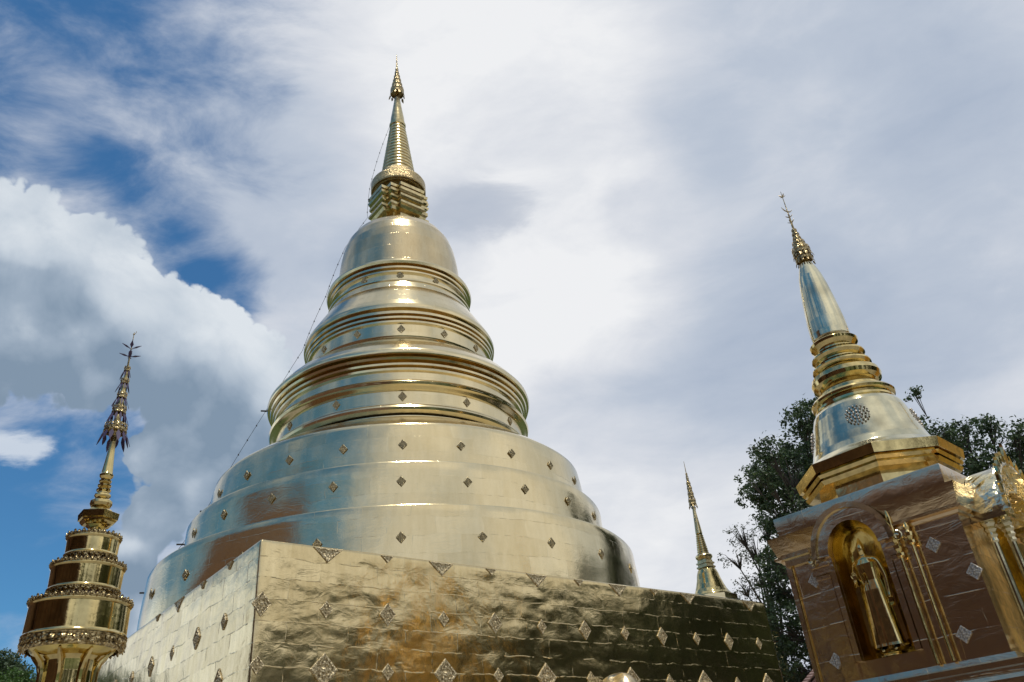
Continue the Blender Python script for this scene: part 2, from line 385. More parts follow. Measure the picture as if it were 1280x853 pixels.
# cumulus on the left
cg = blob_group('cumulus', CUM, .20, 1.0, 9.0, .04, 12.0, billow=.20, det=10.0)
c0 = grp(cg, D)
cgl = blob_group('cumulus_soft', CUM, .22, .7, 8.0, .03, 7.0, det=3.0)
def shifted(d):
    off = nt.nodes.new('ShaderNodeVectorMath'); off.operation = 'ADD'; L(D, off.inputs[0]); off.inputs[1].default_value = tuple(d); return grp(cgl, off.outputs[0])
ld = Vector((.30, -.15, .94)).normalized()
c1 = shifted(ld*.07)
lit = smooth(math_(nt, 'SUBTRACT', c0, c1), -.45, .55)
cm = smooth(c0, .0, .11)
deep = smooth(c1, -.25, .75)
nsh = N(nt, 'ShaderNodeTexNoise', i_Scale=8.0, i_Detail=8.0, i_Roughness=.6, i_Distortion=.4); L(D, nsh.inputs['Vector'])
vb = N(nt, 'ShaderNodeTexVoronoi', i_Scale=20.0); L(nsh.outputs['Color'], vb.inputs['Vector'])
pw = N(nt, 'ShaderNodeVectorMath', operation='MULTIPLY_ADD'); L(nsh.outputs['Color'], pw.inputs[0]); pw.inputs[1].default_value = (.06,)*3; L(D, pw.inputs[2]); L(pw.outputs[0], vb.inputs['Vector'])
puff = math_(nt, 'SUBTRACT', .42, vb.outputs['Distance'])
sh = math_(nt, 'MULTIPLY_ADD', deep, -.48, .50)
sh = math_(nt, 'MULTIPLY_ADD', lit, .38, math_(nt, 'SUBTRACT', sh, .04))
sh = math_(nt, 'MULTIPLY_ADD', puff, .30, sh)
sh = math_(nt, 'MULTIPLY_ADD', math_(nt, 'SUBTRACT', nsh.outputs['Fac'], .5), 1.1, sh, clamp=True)
rc = nt.nodes.new('ShaderNodeValToRGB'); L(sh, rc.inputs[0]); e = rc.color_ramp.elements
for i in range(2): e.new(.5)
for x, (p, c) in zip(e, [(0, (.22, .30, .40)), (.35, (.34, .42, .52)), (.7, (.54, .61, .69)), (1, (.72, .77, .82))]):
    x.position = p; x.color = (*c, 1)
vc = nt.nodes.new('ShaderNodeVectorMath'); vc.operation = 'SCALE'; L(rc.outputs[0], vc.inputs[0]); vc.inputs['Scale'].default_value = K
full = mixc(cm, base, vc.outputs[0])
# small flat clouds: directions stretched sideways by squeezing the height axis
def flat_cloud(src, az, el, r, colr, alpha, sq_=2.6):
    ml = nt.nodes.new('ShaderNodeVectorMath'); ml.operation = 'MULTIPLY'; L(D, ml.inputs[0]); ml.inputs[1].default_value = (1, 1, sq_)
    wa = nt.nodes.new('ShaderNodeVectorMath'); wa.operation = 'MULTIPLY_ADD'; L(nw.outputs['Color'], wa.inputs[0]); wa.inputs[1].default_value = (.16,)*3; L(ml.outputs[0], wa.inputs[2])
    d = nt.nodes.new('ShaderNodeVectorMath'); d.operation = 'DISTANCE'; L(wa.outputs[0], d.inputs[0]); q = dirv(az, el); d.inputs[1].default_value = (q[0]+.08, q[1]+.08, q[2]*sq_+.08)
    v = math_(nt, 'MULTIPLY_ADD', d.outputs['Value'], -1/r, 1.0)
    return mixc(math_(nt, 'MULTIPLY', smooth(v, .0, .55), alpha), src, kc(*colr))
full = flat_cloud(full, -36.6, 22.6, .055, (.66, .72, .80), .85)
full = flat_cloud(full, -2.5, 41.0, .085, (.36, .42, .53), .5, 1.7)
full = flat_cloud(full, -61, 7.5, .27, (1.0, 1.12, 1.25), .85, 1.3)
L(full, bg.inputs[0])

world.cycles.sampling_method = 'MANUAL'; world.cycles.sample_map_resolution = 1024

sun = bpy.data.lights.new('sun', 'SUN'); sun.energy = 2.0; sun.angle = R_(1.5); sun.color = (1, .95, .86)
so = bpy.data.objects.new('sun', sun); col.objects.link(so)
so.rotation_euler = (-Vector(dirv(SUN_AZ, SUN_EL))).to_track_quat('-Z', 'Y').to_euler()

# ------------------------------------------------------------------ ground
g = MB(); S = 900
g.v += [(-S, -S, 0), (S, -S, 0), (S, S, 0), (-S, S, 0)]; g.face([0, 1, 2, 3])
tag(g.build('ground', M['lawn'], smooth=0), kind='structure')
g = MB(); g.v += [(-40, -25, .004), (34, -25, .004), (34, 58, .004), (-40, 58, .004)]; g.face([0, 1, 2, 3])
tag(g.build('paving', M['pave'], smooth=0), kind='structure')

# ------------------------------------------------------------------ main stupa
AX, AY = -5.399, 32.538; RZ = math.atan2(.6490, .7608); W = 19.93; HW = W/2
stupa = thing('main_stupa', 'huge gold round-tiered stupa rising from a square diamond-studded sheet metal base', 'stupa', (AX, AY, 0), RZ)

def wall_base():
    mb = MB(); Z1 = 8.0
    rng = random.Random(3)
    # profile of the wall from the ground to the rim; corners rounded a little
    def outline(off, cr):
        pts = []
        h = HW + off
        crs = {(-1, -1): .05, (1, -1): .16, (1, 1): .16, (-1, 1): .1}
        for (sx, sy), (ax) in zip(((-1, -1), (1, -1), (1, 1), (-1, 1)), (180, 270, 0, 90)):
            r = crs[(sx, sy)] + cr
            for k in range(7):
                a = R_(ax + 90*k/6)
                pts.append(((sx*(h-r)) + r*math.cos(a), (sy*(h-r)) + r*math.sin(a)))
        # subdivide straight runs
        out = []
        m = len(pts)
        for i in range(m):
            out.append(pts[i]); a, b = pts[i], pts[(i+1) % m]
            d = math.hypot(a[0]-b[0], a[1]-b[1])
            if d > 1:
                n = 150
                for k in range(1, n): out.append((a[0]+(b[0]-a[0])*k/n, a[1]+(b[1]-a[1])*k/n))
        return out
    rows = []
    zs = [0, .6, .62, 1.0, 2.0, 3.0] + [3.2 + 4.72*k/60 for k in range(61)] + [7.955, 7.985, 8.0, 8.0]
    offs = [.55, .55, .3, .28, .0, .0] + [0]*61 + [-.008, -.03, -.06, -.5]
    for z, o in zip(zs, offs):
        rows.append((z, outline(o, 0 if o >= -.1 else 0)))
    # real dents and bulges of the sheeted wall
    for i, (z, pts) in enumerate(rows):
        if z < 3.1 or z > 7.97: continue
        q = []
        for x, y in pts:
            edge = min(1.0, (HW - min(abs(x), abs(y)))/.5)
            fade = min(1, (8.05-z)/.25)
            d = mnoise.noise(Vector((x*.8, y*.8, z*.9)))*.030 + mnoise.noise(Vector((x*2.3+9, y*2.3, z*3.1)))*.014*(.5+mnoise.noise(Vector((x*.3, y*.3, 4))))
            d *= fade*max(0, edge)
            if abs(abs(x)-HW) < .02: q.append((x + math.copysign(d, x), y))
            elif abs(abs(y)-HW) < .02: q.append((x, y + math.copysign(d, y)))
            else: q.append((x, y))
        rows[i] = (z, q)
    mb.loft(rows, cap=True)
    return mb
wb = wall_base()
wb.build('square_base', M['wall'], stupa, smooth=50)

LA = (lambda pts, seg, nm, mat, par, **k: (lambda mb: (mb.lathe(pts, seg, **k), mb.build(nm, mat, par))[1])(MB()))
def wob(amp):
    return lambda r, a, z: r + amp*mnoise.noise(Vector((math.cos(a)*r*.45, math.sin(a)*r*.45, z*.8)))
def dense(prof, n=4):
    out = []
    for i in range(len(prof)-1):
        for k in range(n):
            t = k/n; out.append((prof[i][0]+(prof[i+1][0]-prof[i][0])*t, prof[i][1]+(prof[i+1][1]-prof[i][1])*t))
    return out+[prof[-1]]
LA(dense([(9.62, 7.99), (9.59, 8.8), (9.55, 9.6), (9.52, 10.22), (9.50, 10.26), (9.44, 10.28), (8.3, 10.44)], 3), 256, 'drum', M['drum'], stupa, rmod=wob(.035), c=(-.076, .065))
LA(dense([(8.50, 10.40), (8.47, 11.2), (8.44, 12.10), (8.42, 12.14), (8.36, 12.16), (7.6, 12.32)], 3), 256, 'drum', M['drum'], stupa, rmod=wob(.03), c=(-.055, .045))
LA(dense([(7.84, 12.28), (7.80, 12.9), (7.74, 13.5), (7.68, 13.88), (7.62, 13.95), (7.2, 14.28), (6.6, 14.68), (6.0, 15.0), (5.5, 15.14)], 3), 256, 'drum', M['drum'], stupa, rmod=wob(.025))
C_ = [(5.44, 15.08), (5.40, 15.2), (5.40, 15.34), (5.52, 15.40), (5.64, 15.48), (5.67, 15.58), (5.62, 15.68), (5.50, 15.74), (5.46, 15.80), (5.44, 16.36), (5.54, 16.42), (5.60, 16.5), (5.70, 16.56), (5.74, 16.66), (5.70, 16.74), (5.56, 16.82), (5.48, 16.86), (5.45, 17.22), (5.54, 17.27), (5.56, 17.35), (5.44, 17.375), (5.45, 17.42), (5.62, 17.46), (5.64, 17.54), (5.50, 17.57), (5.51, 17.61), (5.73, 17.65), (5.76, 17.74), (5.60, 17.765), (5.61, 17.81), (5.86, 17.85), (5.90, 17.94), (5.88, 18.06), (5.78, 18.18), (5.6, 18.42), (5.3, 18.76), (4.95, 19.05), (4.6, 19.32), (4.36, 19.48)]
B_ = [(4.34, 19.46), (4.40, 19.52), (4.42, 19.58), (4.34, 19.63), (4.27, 19.67), (4.22, 20.28), (4.31, 20.34), (4.32, 20.42), (4.19, 20.44), (4.20, 20.48), (4.36, 20.52), (4.37, 20.61), (4.23, 20.63), (4.24, 20.68), (4.42, 20.72), (4.43, 20.83), (4.29, 20.85), (4.30, 20.93), (4.48, 21.0), (4.50, 21.12), (4.46, 21.25), (4.33, 21.5), (4.1, 21.9), (3.84, 22.35), (3.6, 22.75), (3.44, 23.15)]
A_ = [(3.42, 23.12), (3.48, 23.18), (3.49, 23.25), (3.40, 23.31), (3.33, 23.35), (3.28, 23.66), (3.37, 23.72), (3.37, 23.80), (3.26, 23.83), (3.27, 23.88), (3.43, 23.92), (3.44, 24.01), (3.31, 24.03), (3.32, 24.08), (3.53, 24.12), (3.57, 24.23), (3.54, 24.34), (3.42, 24.43), (3.2, 24.52), (3.06, 24.56)]
LA(C_, 220, 'moulded_terrace', M['band'], stupa, rmod=wob(.012))
LA(B_, 200, 'moulded_terrace', M['band'], stupa, rmod=wob(.010))
LA(A_, 180, 'moulded_terrace', M['band'], stupa, rmod=wob(.008))
LA([(3.10, 24.5), (3.05, 25.2), (3.0, 25.85), (2.94, 26.4), (2.85, 26.92), (2.69, 27.44), (2.42, 27.9), (2.0, 28.26), (1.42, 28.5), (0.8, 28.6)], 160, 'bell', M['bell'], stupa, rmod=wob(.03))

def redent(a):
    q = [(1, .5), (.78, .5), (.78, .78), (.5, .78), (.5, 1)]
    pts = []
    for k in range(4):
        c, s = [(1, 0), (0, 1), (-1, 0), (0, -1)][k]
        for x, y in q: pts.append((a*(x*c - y*s), a*(x*s + y*c)))
    return pts
mb = MB()
mb.loft([(z if z < 29 else z-.61, redent(1.44*s)) for z, s in [(28.55, .74), (29.95, .74), (29.96, .86), (30.12, .92), (30.2, 1.0), (30.34, 1.0), (30.36, .88), (30.46, .84), (30.62, .84), (30.64, .92), (30.72, .97), (30.86, .97), (30.88, .86), (30.98, .84), (31.0, .93), (31.1, 1.0), (31.24, 1.02), (31.26, .9), (31.36, .9), (31.38, 1.0), (31.55, 1.02), (31.56, .6)]])
mb.build('redented_throne', M['spire'], stupa, smooth=20)
LA([(.86, 30.8), (.92, 31.36), (1.1, 31.40), (1.12, 31.50), (1.22, 31.46), (1.26, 31.40), (1.34, 31.40), (1.36, 31.48), (1.46, 31.44), (1.49, 31.5), (1.49, 32.0), (1.44, 32.1), (1.25, 32.2), (1.1, 32.3), (1.02, 32.5), (.98, 32.75)], 96, 'lotus_disc', M['orn'], stupa)
pr = []
n = 15
for k in range(n):
    z0 = 32.7 + 3.9*k/n; z1 = 32.7 + 3.9*(k+1)/n
    r0 = .93 - .51*k/n
    h = z1-z0
    pr += [(r0-.09, z0), (r0+.0, z0+h*.18), (r0+.015, z0+h*.42), (r0-.005, z0+h*.68), (r0-.09, z0+h*.78)]
pr += [(.36, 36.62)]
LA(pr, 72, 'ringed_spire', M['spire'], stupa)
LA([(.36, 36.6), (.46, 36.66), (.48, 36.78), (.40, 36.86), (.42, 36.95), (.38, 37.4), (.28, 38.1), (.19, 38.8), (.13, 39.4), (.10, 40.0)], 48, 'spire_cone', M['spire'], stupa)

def leaf_pts(w, h):
    return [(0, 0), (w*.5, h*.35), (w*.35, h*.7), (0, h), (-w*.35, h*.7), (-w*.5, h*.35)]
def tiered_crown(parent, tiers, mast, mat, leafm, thin=.012, name='umbrella_tier', droop=True, dl=1.0):
    """tiers = [(z, r, h)]: openwork ring + upright petals + hanging leaves"""
    for z, r, h in tiers:
        m = MB(); nseg = max(10, int(2*PI*r/.05)) if r < .3 else 28
        nseg = min(nseg, 28)
        m.lathe([(r*.96, z), (r, z), (r*1.03, z+h*.12), (r*.97, z+h*.2), (r*.97, z+h*.42), (r*1.02, z+h*.5), (r*.94, z+h*.55), (r*.90, z+h*.5), (r*.90, z), (r*.96, z)], 32)
        m.lathe([(.001, z+h*.30), (r*.92, z+h*.26)], 24)
        npt = min(20, max(8, int(2*PI*r/(h*.30))))
        for k in range(npt):
            a = 2*PI*k/npt
            Mx = Matrix.Rotation(a, 4, 'Z') @ Matrix.Translation((r*.97, 0, z+h*.5)) @ Matrix.Rotation(R_(-8), 4, 'Y') @ Matrix.Rotation(PI/2, 4, 'Z') @ Matrix.Rotation(PI/2, 4, 'X')
            m.poly_prism(leaf_pts(2*PI*r/npt*.95, h*.45), thin*.6, Mx)
        o = m.build(name, mat, parent)
        if droop:
            d = MB()
            npt = min(12, max(6, int(2*PI*r/(h*.38))))
            for k in range(npt):
                a = 2*PI*(k+.5)/npt
                fl = random.Random(k+int(z*10)).uniform(.75, 1.15)
                Mx = Matrix.Rotation(a, 4, 'Z') @ Matrix.Translation((r*.99, 0, z)) @ Matrix.Rotation(R_(180-18*fl), 4, 'Y') @ Matrix.Rotation(PI/2, 4, 'Z') @ Matrix.Rotation(PI/2, 4, 'X')
                d.poly_prism(leaf_pts(min(h*.30*dl**.5, 2*PI*r/npt*.8), h*.62*fl*dl), thin*.5, Mx)
            d.build('hanging_leaf', leafm, o)
    m = MB(); m.tube([(0, 0, z) for z, r in mast], [r for z, r in mast], 8); m.build('finial_rod', mat, parent)
def star_leaves(parent, zs, size, mat, n=4, name='finial_leaf'):
    m = MB()
    for i, z in enumerate(zs):
        for k in range(n):
            a = 2*PI*(k+.3*i)/n
            Mx = Matrix.Rotation(a, 4, 'Z') @ Matrix.Translation((0, 0, z)) @ Matrix.Rotation(R_(52), 4, 'Y') @ Matrix.Rotation(PI/2, 4, 'Z') @ Matrix.Rotation(PI/2, 4, 'X')
            m.poly_prism(leaf_pts(size*.32, size), .006, Mx)
    m.build(name, mat, parent)
tiered_crown(stupa, [(39.45, .40, .55), (39.95, .31, .45), (40.4, .24, .38), (40.8, .18, .32), (41.15, .13, .28), (41.5, .09, .22)], [(39.3, .1), (41.5, .07), (42.0, .05), (43.05, .015)], M['orns'], M['orns'], thin=.03)

# diamond ornaments -------------------------------------------------
def diamond_mesh(name, w, h, d=.03):
    """raised rim, sunk field, central rosette; lies in xz plane, faces -y"""
    mb = MB()
    def ring(s, y): return [(w*s, y, 0), (0, y, h*s), (-w*s, y, 0), (0, y, -h*s)]
    lv = [ring(1.0, d*.6), ring(1.0, -d*.5), ring(.93, -d), ring(.80, -d), ring(.74, -d*.35), ring(.0, -d*.35)]
    for r in lv: mb.v += r
    for i in range(len(lv)-1):
        for k in range(4):
            k2 = (k+1) % 4; mb.face([i*4+k, i*4+k2, (i+1)*4+k2, (i+1)*4+k])
    s = min(w, h)
    for (cx, cz, r) in [(0, 0, .26*s)] + [(.40*w*a, .40*h*b, .15*s) for a, b in ((1, 0), (-1, 0), (0, 1), (0, -1))] + [(.28*w*a, .28*h*b, .11*s) for a, b in ((1, 1), (-1, 1), (1, -1), (-1, -1))]:
        n0 = len(mb.v); K8 = 8
        for (q, y) in ((1.0, -d*.3), (.8, -d*1.1), (.35, -d*1.45)):
            for k in range(K8):
                a = 2*PI*k/K8; rr = r*q*(1.0 if k % 2 else .72); mb.v.append((cx+rr*math.cos(a), y, cz+rr*math.sin(a)))
        for i in range(2):
            for k in range(K8):
                k2 = (k+1) % K8; mb.face([n0+i*K8+k, n0+i*K8+k2, n0+(i+1)*K8+k2, n0+(i+1)*K8+k])
        mb.face([n0+2*K8+k for k in range(K8)])
    return mb.mesh(name, 30)
dm_big = diamond_mesh('diamond_plate', .36, .38, .035)
dm_mid = diamond_mesh('diamond_plate', .24, .29, .03)
dm_small = diamond_mesh('diamond_plate', .17, .21, .025); dm_drum = diamond_mesh('diamond_plate', .155, .185, .018)
def tri_mesh(name, w, h, d=.03):
    mb = MB()
    for s, y in ((1, d*.6), (1, -d*.5), (.88, -d), (.72, -d), (.62, -d*.4)):
        cy = -h*.36
        for x, z in ((w, 0), (-w, 0), (0, -h)): mb.v.append((x*s, y, cy + (z-cy)*s))
    for i in range(4):
        for k in range(3): mb.face([i*3+k, i*3+(k+1) % 3, (i+1)*3+(k+1) % 3, (i+1)*3+k])
    mb.face([12, 13, 14])
    return mb.mesh(name, 30)
tri_big = tri_mesh('diamond_plate', .40, .36); tri_small = tri_mesh('diamond_plate', .19, .19)
cnt = 0
def dplace(me, loc, rz, mat=None, tilt=0):
    global cnt; cnt += 1
    share('diamond_plate', me, mat or M['plate'], stupa, Matrix.Translation(loc) @ Matrix.Rotation(rz, 4, 'Z') @ Matrix.Rotation(tilt, 4, 'X'))
# front wall (normal -y): s measured from the near corner
sp = 1.71
for k in range(11):
    s = 1.77 + sp*(k) - (0 if k < 11 else 0); x = -HW + s
    if s > W-.4: continue
    big = (k % 2 == 0)
    dplace(dm_big if big else dm_small, (x, -HW-.012, 5.06), 0)
    dplace(dm_small if big else dm_mid, (x, -HW-.012, 6.44), 0)
    if k % 2 == 0 or s < 14: dplace(tri_big if big else tri_small, (x, -HW-.012, 7.95), 0)
dplace(dm_mid, (-HW+.14, -HW-.012, 6.46), 0); dplace(dm_small, (-HW+.14, -HW-.012, 5.12), 0)
for k in range(1, 9):
    s = 1.95*k; y = -HW + s; big = k % 2 == 0
    if k < 8: dplace(dm_mid if big else dm_small, (-HW-.012, y, 6.48), -PI/2)
    if k < 5: dplace(tri_small if big or k == 1 else tri_big, (-HW-.012, y, 7.95), -PI/2)
    if k in (1, 2, 3): dplace(dm_small if big else dm_mid, (-HW-.012, y, 5.1), -PI/2)
rz_deg = math.degrees(RZ)
for R0, zz, me, angs in ((9.60, 9.2, dm_drum, range(-4, 5)), (8.50, 11.42, dm_drum, range(-4, 5)), (7.83, 13.02, dm_drum, range(-4, 5))):
    for k in angs:
        a = R_(-80.3 + 15*k - rz_deg)
        f_ = {9.2: 1.0, 11.42: .7, 13.02: .0}[zz]; dplace(me, (R0*math.cos(a) - .076*f_, R0*math.sin(a) + .065*f_, zz), a + PI/2, M['orns2'])
for R0, zz, st, rg, me in ((5.47, 16.12, 28, range(-2, 3), dm_small), (4.27, 20.0, 26, range(-2, 3), dm_small), (3.33, 23.52, 30, range(-1, 2), dm_small)):
    for k in rg:
        a = R_(-80 + st*k - rz_deg); dplace(me, (R0*math.cos(a), R0*math.sin(a), zz), a + PI/2)

# ------------------------------------------------------------------ light string down the left side
def Wp(r, ang, z):
    a = R_(ang); return Vector((AX + r*math.cos(a), AY + r*math.sin(a), z))
ang = -163
path = [Wp(.45, ang, 36.7), Wp(1.50, ang, 32.1), Wp(1.62, ang, 30.9), Wp(1.66, ang, 29.6), Wp(2.75, ang, 27.5), Wp(3.62, ang, 24.35), Wp(4.56, ang, 21.2), Wp(5.96, ang, 18.0), Wp(7.95, ang, 13.4), Wp(8.66, ang, 12.05), Wp(9.72, ang, 10.2), Wp(9.8, ang, 8.2)]
pts = []
rng = random.Random(5)
for i in range(len(path)-1):
    a, b = path[i], path[i+1]; L_ = (b-a).length; n = max(2, int(L_/.35))
    for k in range(n):
        t = k/n; p = a.lerp(b, t); p.z -= math.sin(PI*t)*.05*L_*.5
        out_ = Vector((math.cos(R_(ang)), math.sin(R_(ang)), 0)); p += out_*(math.sin(PI*t)*.02*L_)
        pts.append(p)
pts.append(path[-1])
ls = thing('light_string', 'thin dark cable with small bulbs running down the left side of the stupa', 'string lights', tuple(path[-1]))
mb = MB(); base_ = path[-1]
mb.tube([tuple(p-base_) for p in pts], .009, 5); mb.build('cable', M['cable'], ls)
bm_ = MB(); bm_.lathe([(.0, -.05), (.025, -.04), (.03, -.01), (.02, .02), (.009, .04)], 8); bme = bm_.mesh('bulb')
for i in range(2, len(pts)-1, 2):
    p = pts[i]-base_; share('bulb', bme, M['cable'], ls, Matrix.Translation(p))
brk = MB(); brk.box((0, 0, 0), (.42, .06, .05))
bkm = brk.mesh('bracket')
for i in (7, 8, 9, 10):
    share('bracket', bkm, M['cable'], ls, Matrix.Translation(path[i]-base_) @ Matrix.Rotation(R_(ang), 4, 'Z'))

# ------------------------------------------------------------------ right shrine
SX, SY = 4.552, 9.882; SRZ = R_(44.8)
def sq(h, c=(0, 0)): return [(c[0]-h, c[1]-h), (c[0]+h, c[1]-h), (c[0]+h, c[1]+h), (c[0]-h, c[1]+h)]
def octa(h, k=.41421): return [(h, -h*k), (h, h*k), (h*k, h), (-h*k, h), (-h, h*k), (-h, -h*k), (-h*k, -h), (h*k, -h)]
shrine = thing('small_stupa', 'copper-toned square shrine with arched niche carrying a mirror gold bell and spire, near right edge', 'stupa', (SX, SY, 0), SRZ)
mb = MB(); HB = 1.05
mb.loft([(z, sq(h)) for z, h in [(0, 1.75), (.5, 1.75), (.52, 1.6), (1.1, 1.6), (1.12, 1.48), (1.8, 1.48), (1.82, 1.42), (2.0, 1.4), (2.1, 1.36), (2.3, 1.34), (2.31, 1.3), (2.38, 1.3)]])
mb.build('plinth', M['shrine'], shrine)
mb = MB()
mb.loft([(z, sq(h)) for z, h in [(2.381, 1.29), (2.42, 1.28), (2.44, 1.22), (2.48, 1.22), (2.5, 1.17), (2.55, 1.17), (2.57, 1.10), (2.62, 1.09)]])
mb.build('base_moulding', M['shrine'], shrine)
# body: wall with a real niche recess on -x and -y faces; near corner chamfered
NW, NZ0, NZS, ND = .30, 2.80, 3.95, .30         # niche half width, sill, spring, depth
NC = .14                                          # niche centre offset towards the far side of the face
def niche_curve(n=14, w=NW, top=.34):
    pts = []
    for k in range(n+1):
        a = PI*k/n; pts.append((w*math.cos(a), NZS + top*math.sin(a)))
    return pts  # from +w to -w
def face_panel(mb, Mx, cx):
    """wall panel in local xz plane (y=0, facing -y) with arched opening, built of strips"""
    h = HB; z0, z1 = 2.62, 4.05
    arc = niche_curve()
    left = [(-h, z0), (cx-NW, z0), (cx-NW, z1), (-h, z1)]
    def quad(p, uvoff=0):
        n0 = len(mb.v)
        for x, z in p: mb.v.append(tuple(Mx @ Vector((x, 0, z))))
        mb.f.append([n0+i for i in range(len(p))]); mb.uv.append([(x+uvoff, z) for x, z in p])
    nz = 8
    quad([(-h, z0), (cx-NW, z0), (cx-NW, z1+.3), (-h, z1+.3)])
    quad([(cx+NW, z0), (h, z0), (h, z1+.3), (cx+NW, z1+.3)])
    quad([(cx-NW, z0), (cx+NW, z0), (cx+NW, NZ0), (cx-NW, NZ0)])
    for k in range(len(arc)-1):
        a, b = arc[k], arc[k+1]
        quad([(cx+b[0], b[1]), (cx+a[0], a[1]), (cx+a[0], z1+.3), (cx+b[0], z1+.3)])
def face_M(side):
    # -x face: local x axis runs from near corner (-y) to far (+y); facing -x
    if side == 'left':   # face normal -x
        return Matrix(((0, 1, 0, -HB), (-1, 0, 0, 0), (0, 0, 1, 0), (0, 0, 0, 1)))
    if side == 'right':  # face normal -y
        return Matrix(((1, 0, 0, 0), (0, 1, 0, -HB), (0, 0, 1, 0), (0, 0, 0, 1)))
# panel x for 'left': panel x -> local -y ; so near corner is at panel x=+HB
mb = MB()
face_panel(mb, face_M('left'), -NC*0 - .12)
face_panel(mb, face_M('right'), 0.0)
n0 = len(mb.v)
for x, y in ((HB, -HB), (HB, HB), (-HB, HB)):
    for z in (2.62, 4.35): mb.v.append((x, y, z))
n1 = len(mb.v); mb.v += [(-HB, HB, 2.62), (-HB, HB, 4.35)]
mb.f.append([n0, n0+2, n0+3, n0+1]); mb.uv.append([(0, 2.6), (2, 2.6), (2, 4.3), (0, 4.3)])
mb.f.append([n0+2, n0+4, n0+5, n0+3]); mb.uv.append([(0, 2.6), (2, 2.6), (2, 4.3), (0, 4.3)])
mb.build('shrine_body', M['shrine'], shrine, smooth=0)
LX = -.12
def niche(side, cx, mat):
    Mx = face_M(side); mb = MB()
    arc = [(NW, NZ0)] + [(NW, NZ0 + (NZS-NZ0)*k/4) for k in range(1, 4)] + niche_curve() + [(-NW, NZ0 + (NZS-NZ0)*k/4) for k in (3, 2, 1)] + [(-NW, NZ0)]
    # concave apse: sections shrink towards back
    secs = [(0, 1.0), (.08, 1.0), (.16, .97), (.24, .88), (.29, .70), (.31, .4)]
    n0 = len(mb.v); m = len(arc)
    for d, s in secs:
        for x, z in arc:
            zz = NZ0 + (z-NZ0)*(1-(1-s)*.35)
            mb.v.append(tuple(Mx @ Vector((cx + x*s, d, zz))))
    for i in range(len(secs)-1):
        for k in range(m-1):
            mb.face([n0+i*m+k, n0+i*m+k+1, n0+(i+1)*m+k+1, n0+(i+1)*m+k])
    i = len(secs)-1
    mb.face([n0+i*m+k for k in range(m)])
    n0 = len(mb.v)
    for x, y in ((-NW, 0), (NW, 0), (NW, .31), (-NW, .31)): mb.v.append(tuple(Mx @ Vector((cx+x, y, NZ0+.001))))
    mb.face([n0, n0+1, n0+2, n0+3])
    mb.build('niche', mat, shrine, smooth=60)
niche('left', LX, M['deepgold']); niche('right', 0, M['deepgold'])
# cornice and upper block
def notched(h): return [(-h, -h), (h, -h), (h, h), (-h, h), (-h, .12+.30), (-.70, .12+.30), (-.70, .12-.30), (-h, .12-.30)]
mb = MB(); mb.loft([(z, notched(h)) for z, h in [(4.03, 1.07), (4.06, 1.08), (4.075, 1.13), (4.10, 1.135), (4.12, 1.10), (4.16, 1.11), (4.31, 1.15), (4.345, 1.155), (4.355, 1.06), (4.36, 1.0)]]); mb.build('cornice', M['shrine'], shrine)
mb = MB(); mb.loft([(z, sq(h)) for z, h in [(4.36, 1.02), (4.38, 1.04), (4.58, 1.055), (4.60, 1.05), (4.605, .9), (4.66, .5)]]); mb.build('upper_block', M['shrine'], shrine)
mb = MB(); mb.loft([(z, octa(h)) for z, h in [(4.6, .72), (4.85, .72), (4.86, .86), (4.91, .89), (4.915, .84), (4.935, .84), (4.94, .89), (4.98, .915), (4.985, .87), (5.0, .87), (5.01, .935), (5.13, .955), (5.14, .94), (5.145, .8)]]); mb.build('octagonal_plinth', M['gold'], shrine, smooth=20)
LA([(.9, 5.145), (.90, 5.16), (.86, 5.19), (.79, 5.26), (.74, 5.36), (.70, 5.48), (.665, 5.6), (.635, 5.72), (.61, 5.82), (.58, 5.91), (.54, 5.97), (.50, 5.985)], 96, 'bell', M['goldpale'], shrine)
LA([(.50, 5.98), (.52, 6.0), (.52, 6.03), (.49, 6.04), (.50, 6.07), (.54, 6.09), (.55, 6.12), (.53, 6.15), (.47, 6.17), (.43, 6.19), (.42, 6.24), (.40, 6.27), (.36, 6.29), (.35, 6.31), (.40, 6.33), (.45, 6.37), (.465, 6.43), (.45, 6.49), (.40, 6.53), (.34, 6.55), (.33, 6.57), (.37, 6.59), (.395, 6.62), (.395, 6.64), (.36, 6.68), (.29, 6.71), (.29, 6.73), (.33, 6.75), (.36, 6.79), (.36, 6.81), (.32, 6.86), (.26, 6.89), (.26, 6.91), (.28, 6.93), (.32, 6.98), (.33, 7.02), (.325, 7.03), (.26, 7.07), (.24, 7.09)], 80, 'ring_stack', M['gold'], shrine)
LA([(.24, 7.08), (.262, 7.11), (.268, 7.2), (.262, 7.4), (.245, 7.6), (.226, 7.8), (.203, 8.0), (.17, 8.2), (.13, 8.35), (.085, 8.48), (.07, 8.52)], 12, 'spire_cone', M['goldpale'], shrine)
tiered_crown(shrine, [(8.52, .125, .13), (8.64, .135, .14), (8.78, .095, .12), (8.89, .062, .09), (8.97, .052, .09), (9.06, .038, .08)], [(8.5, .05), (9.1, .02), (9.5, .009), (9.92, .004)], M['orns'], M['orns'], thin=.01)
star_leaves(shrine, [9.27, 9.38, 9.8], .07, M['orns'])
cr = MB(); cr.tube([(.11*math.cos(a)*1.0, 0, 9.60 + .10*math.sin(a)) for a in [R_(200+140*k/10) for k in range(11)]], [.003+.008*math.sin(PI*k/10) for k in range(11)], 5); cr.build('crescent', M['orns'], shrine, rz=R_(-20))
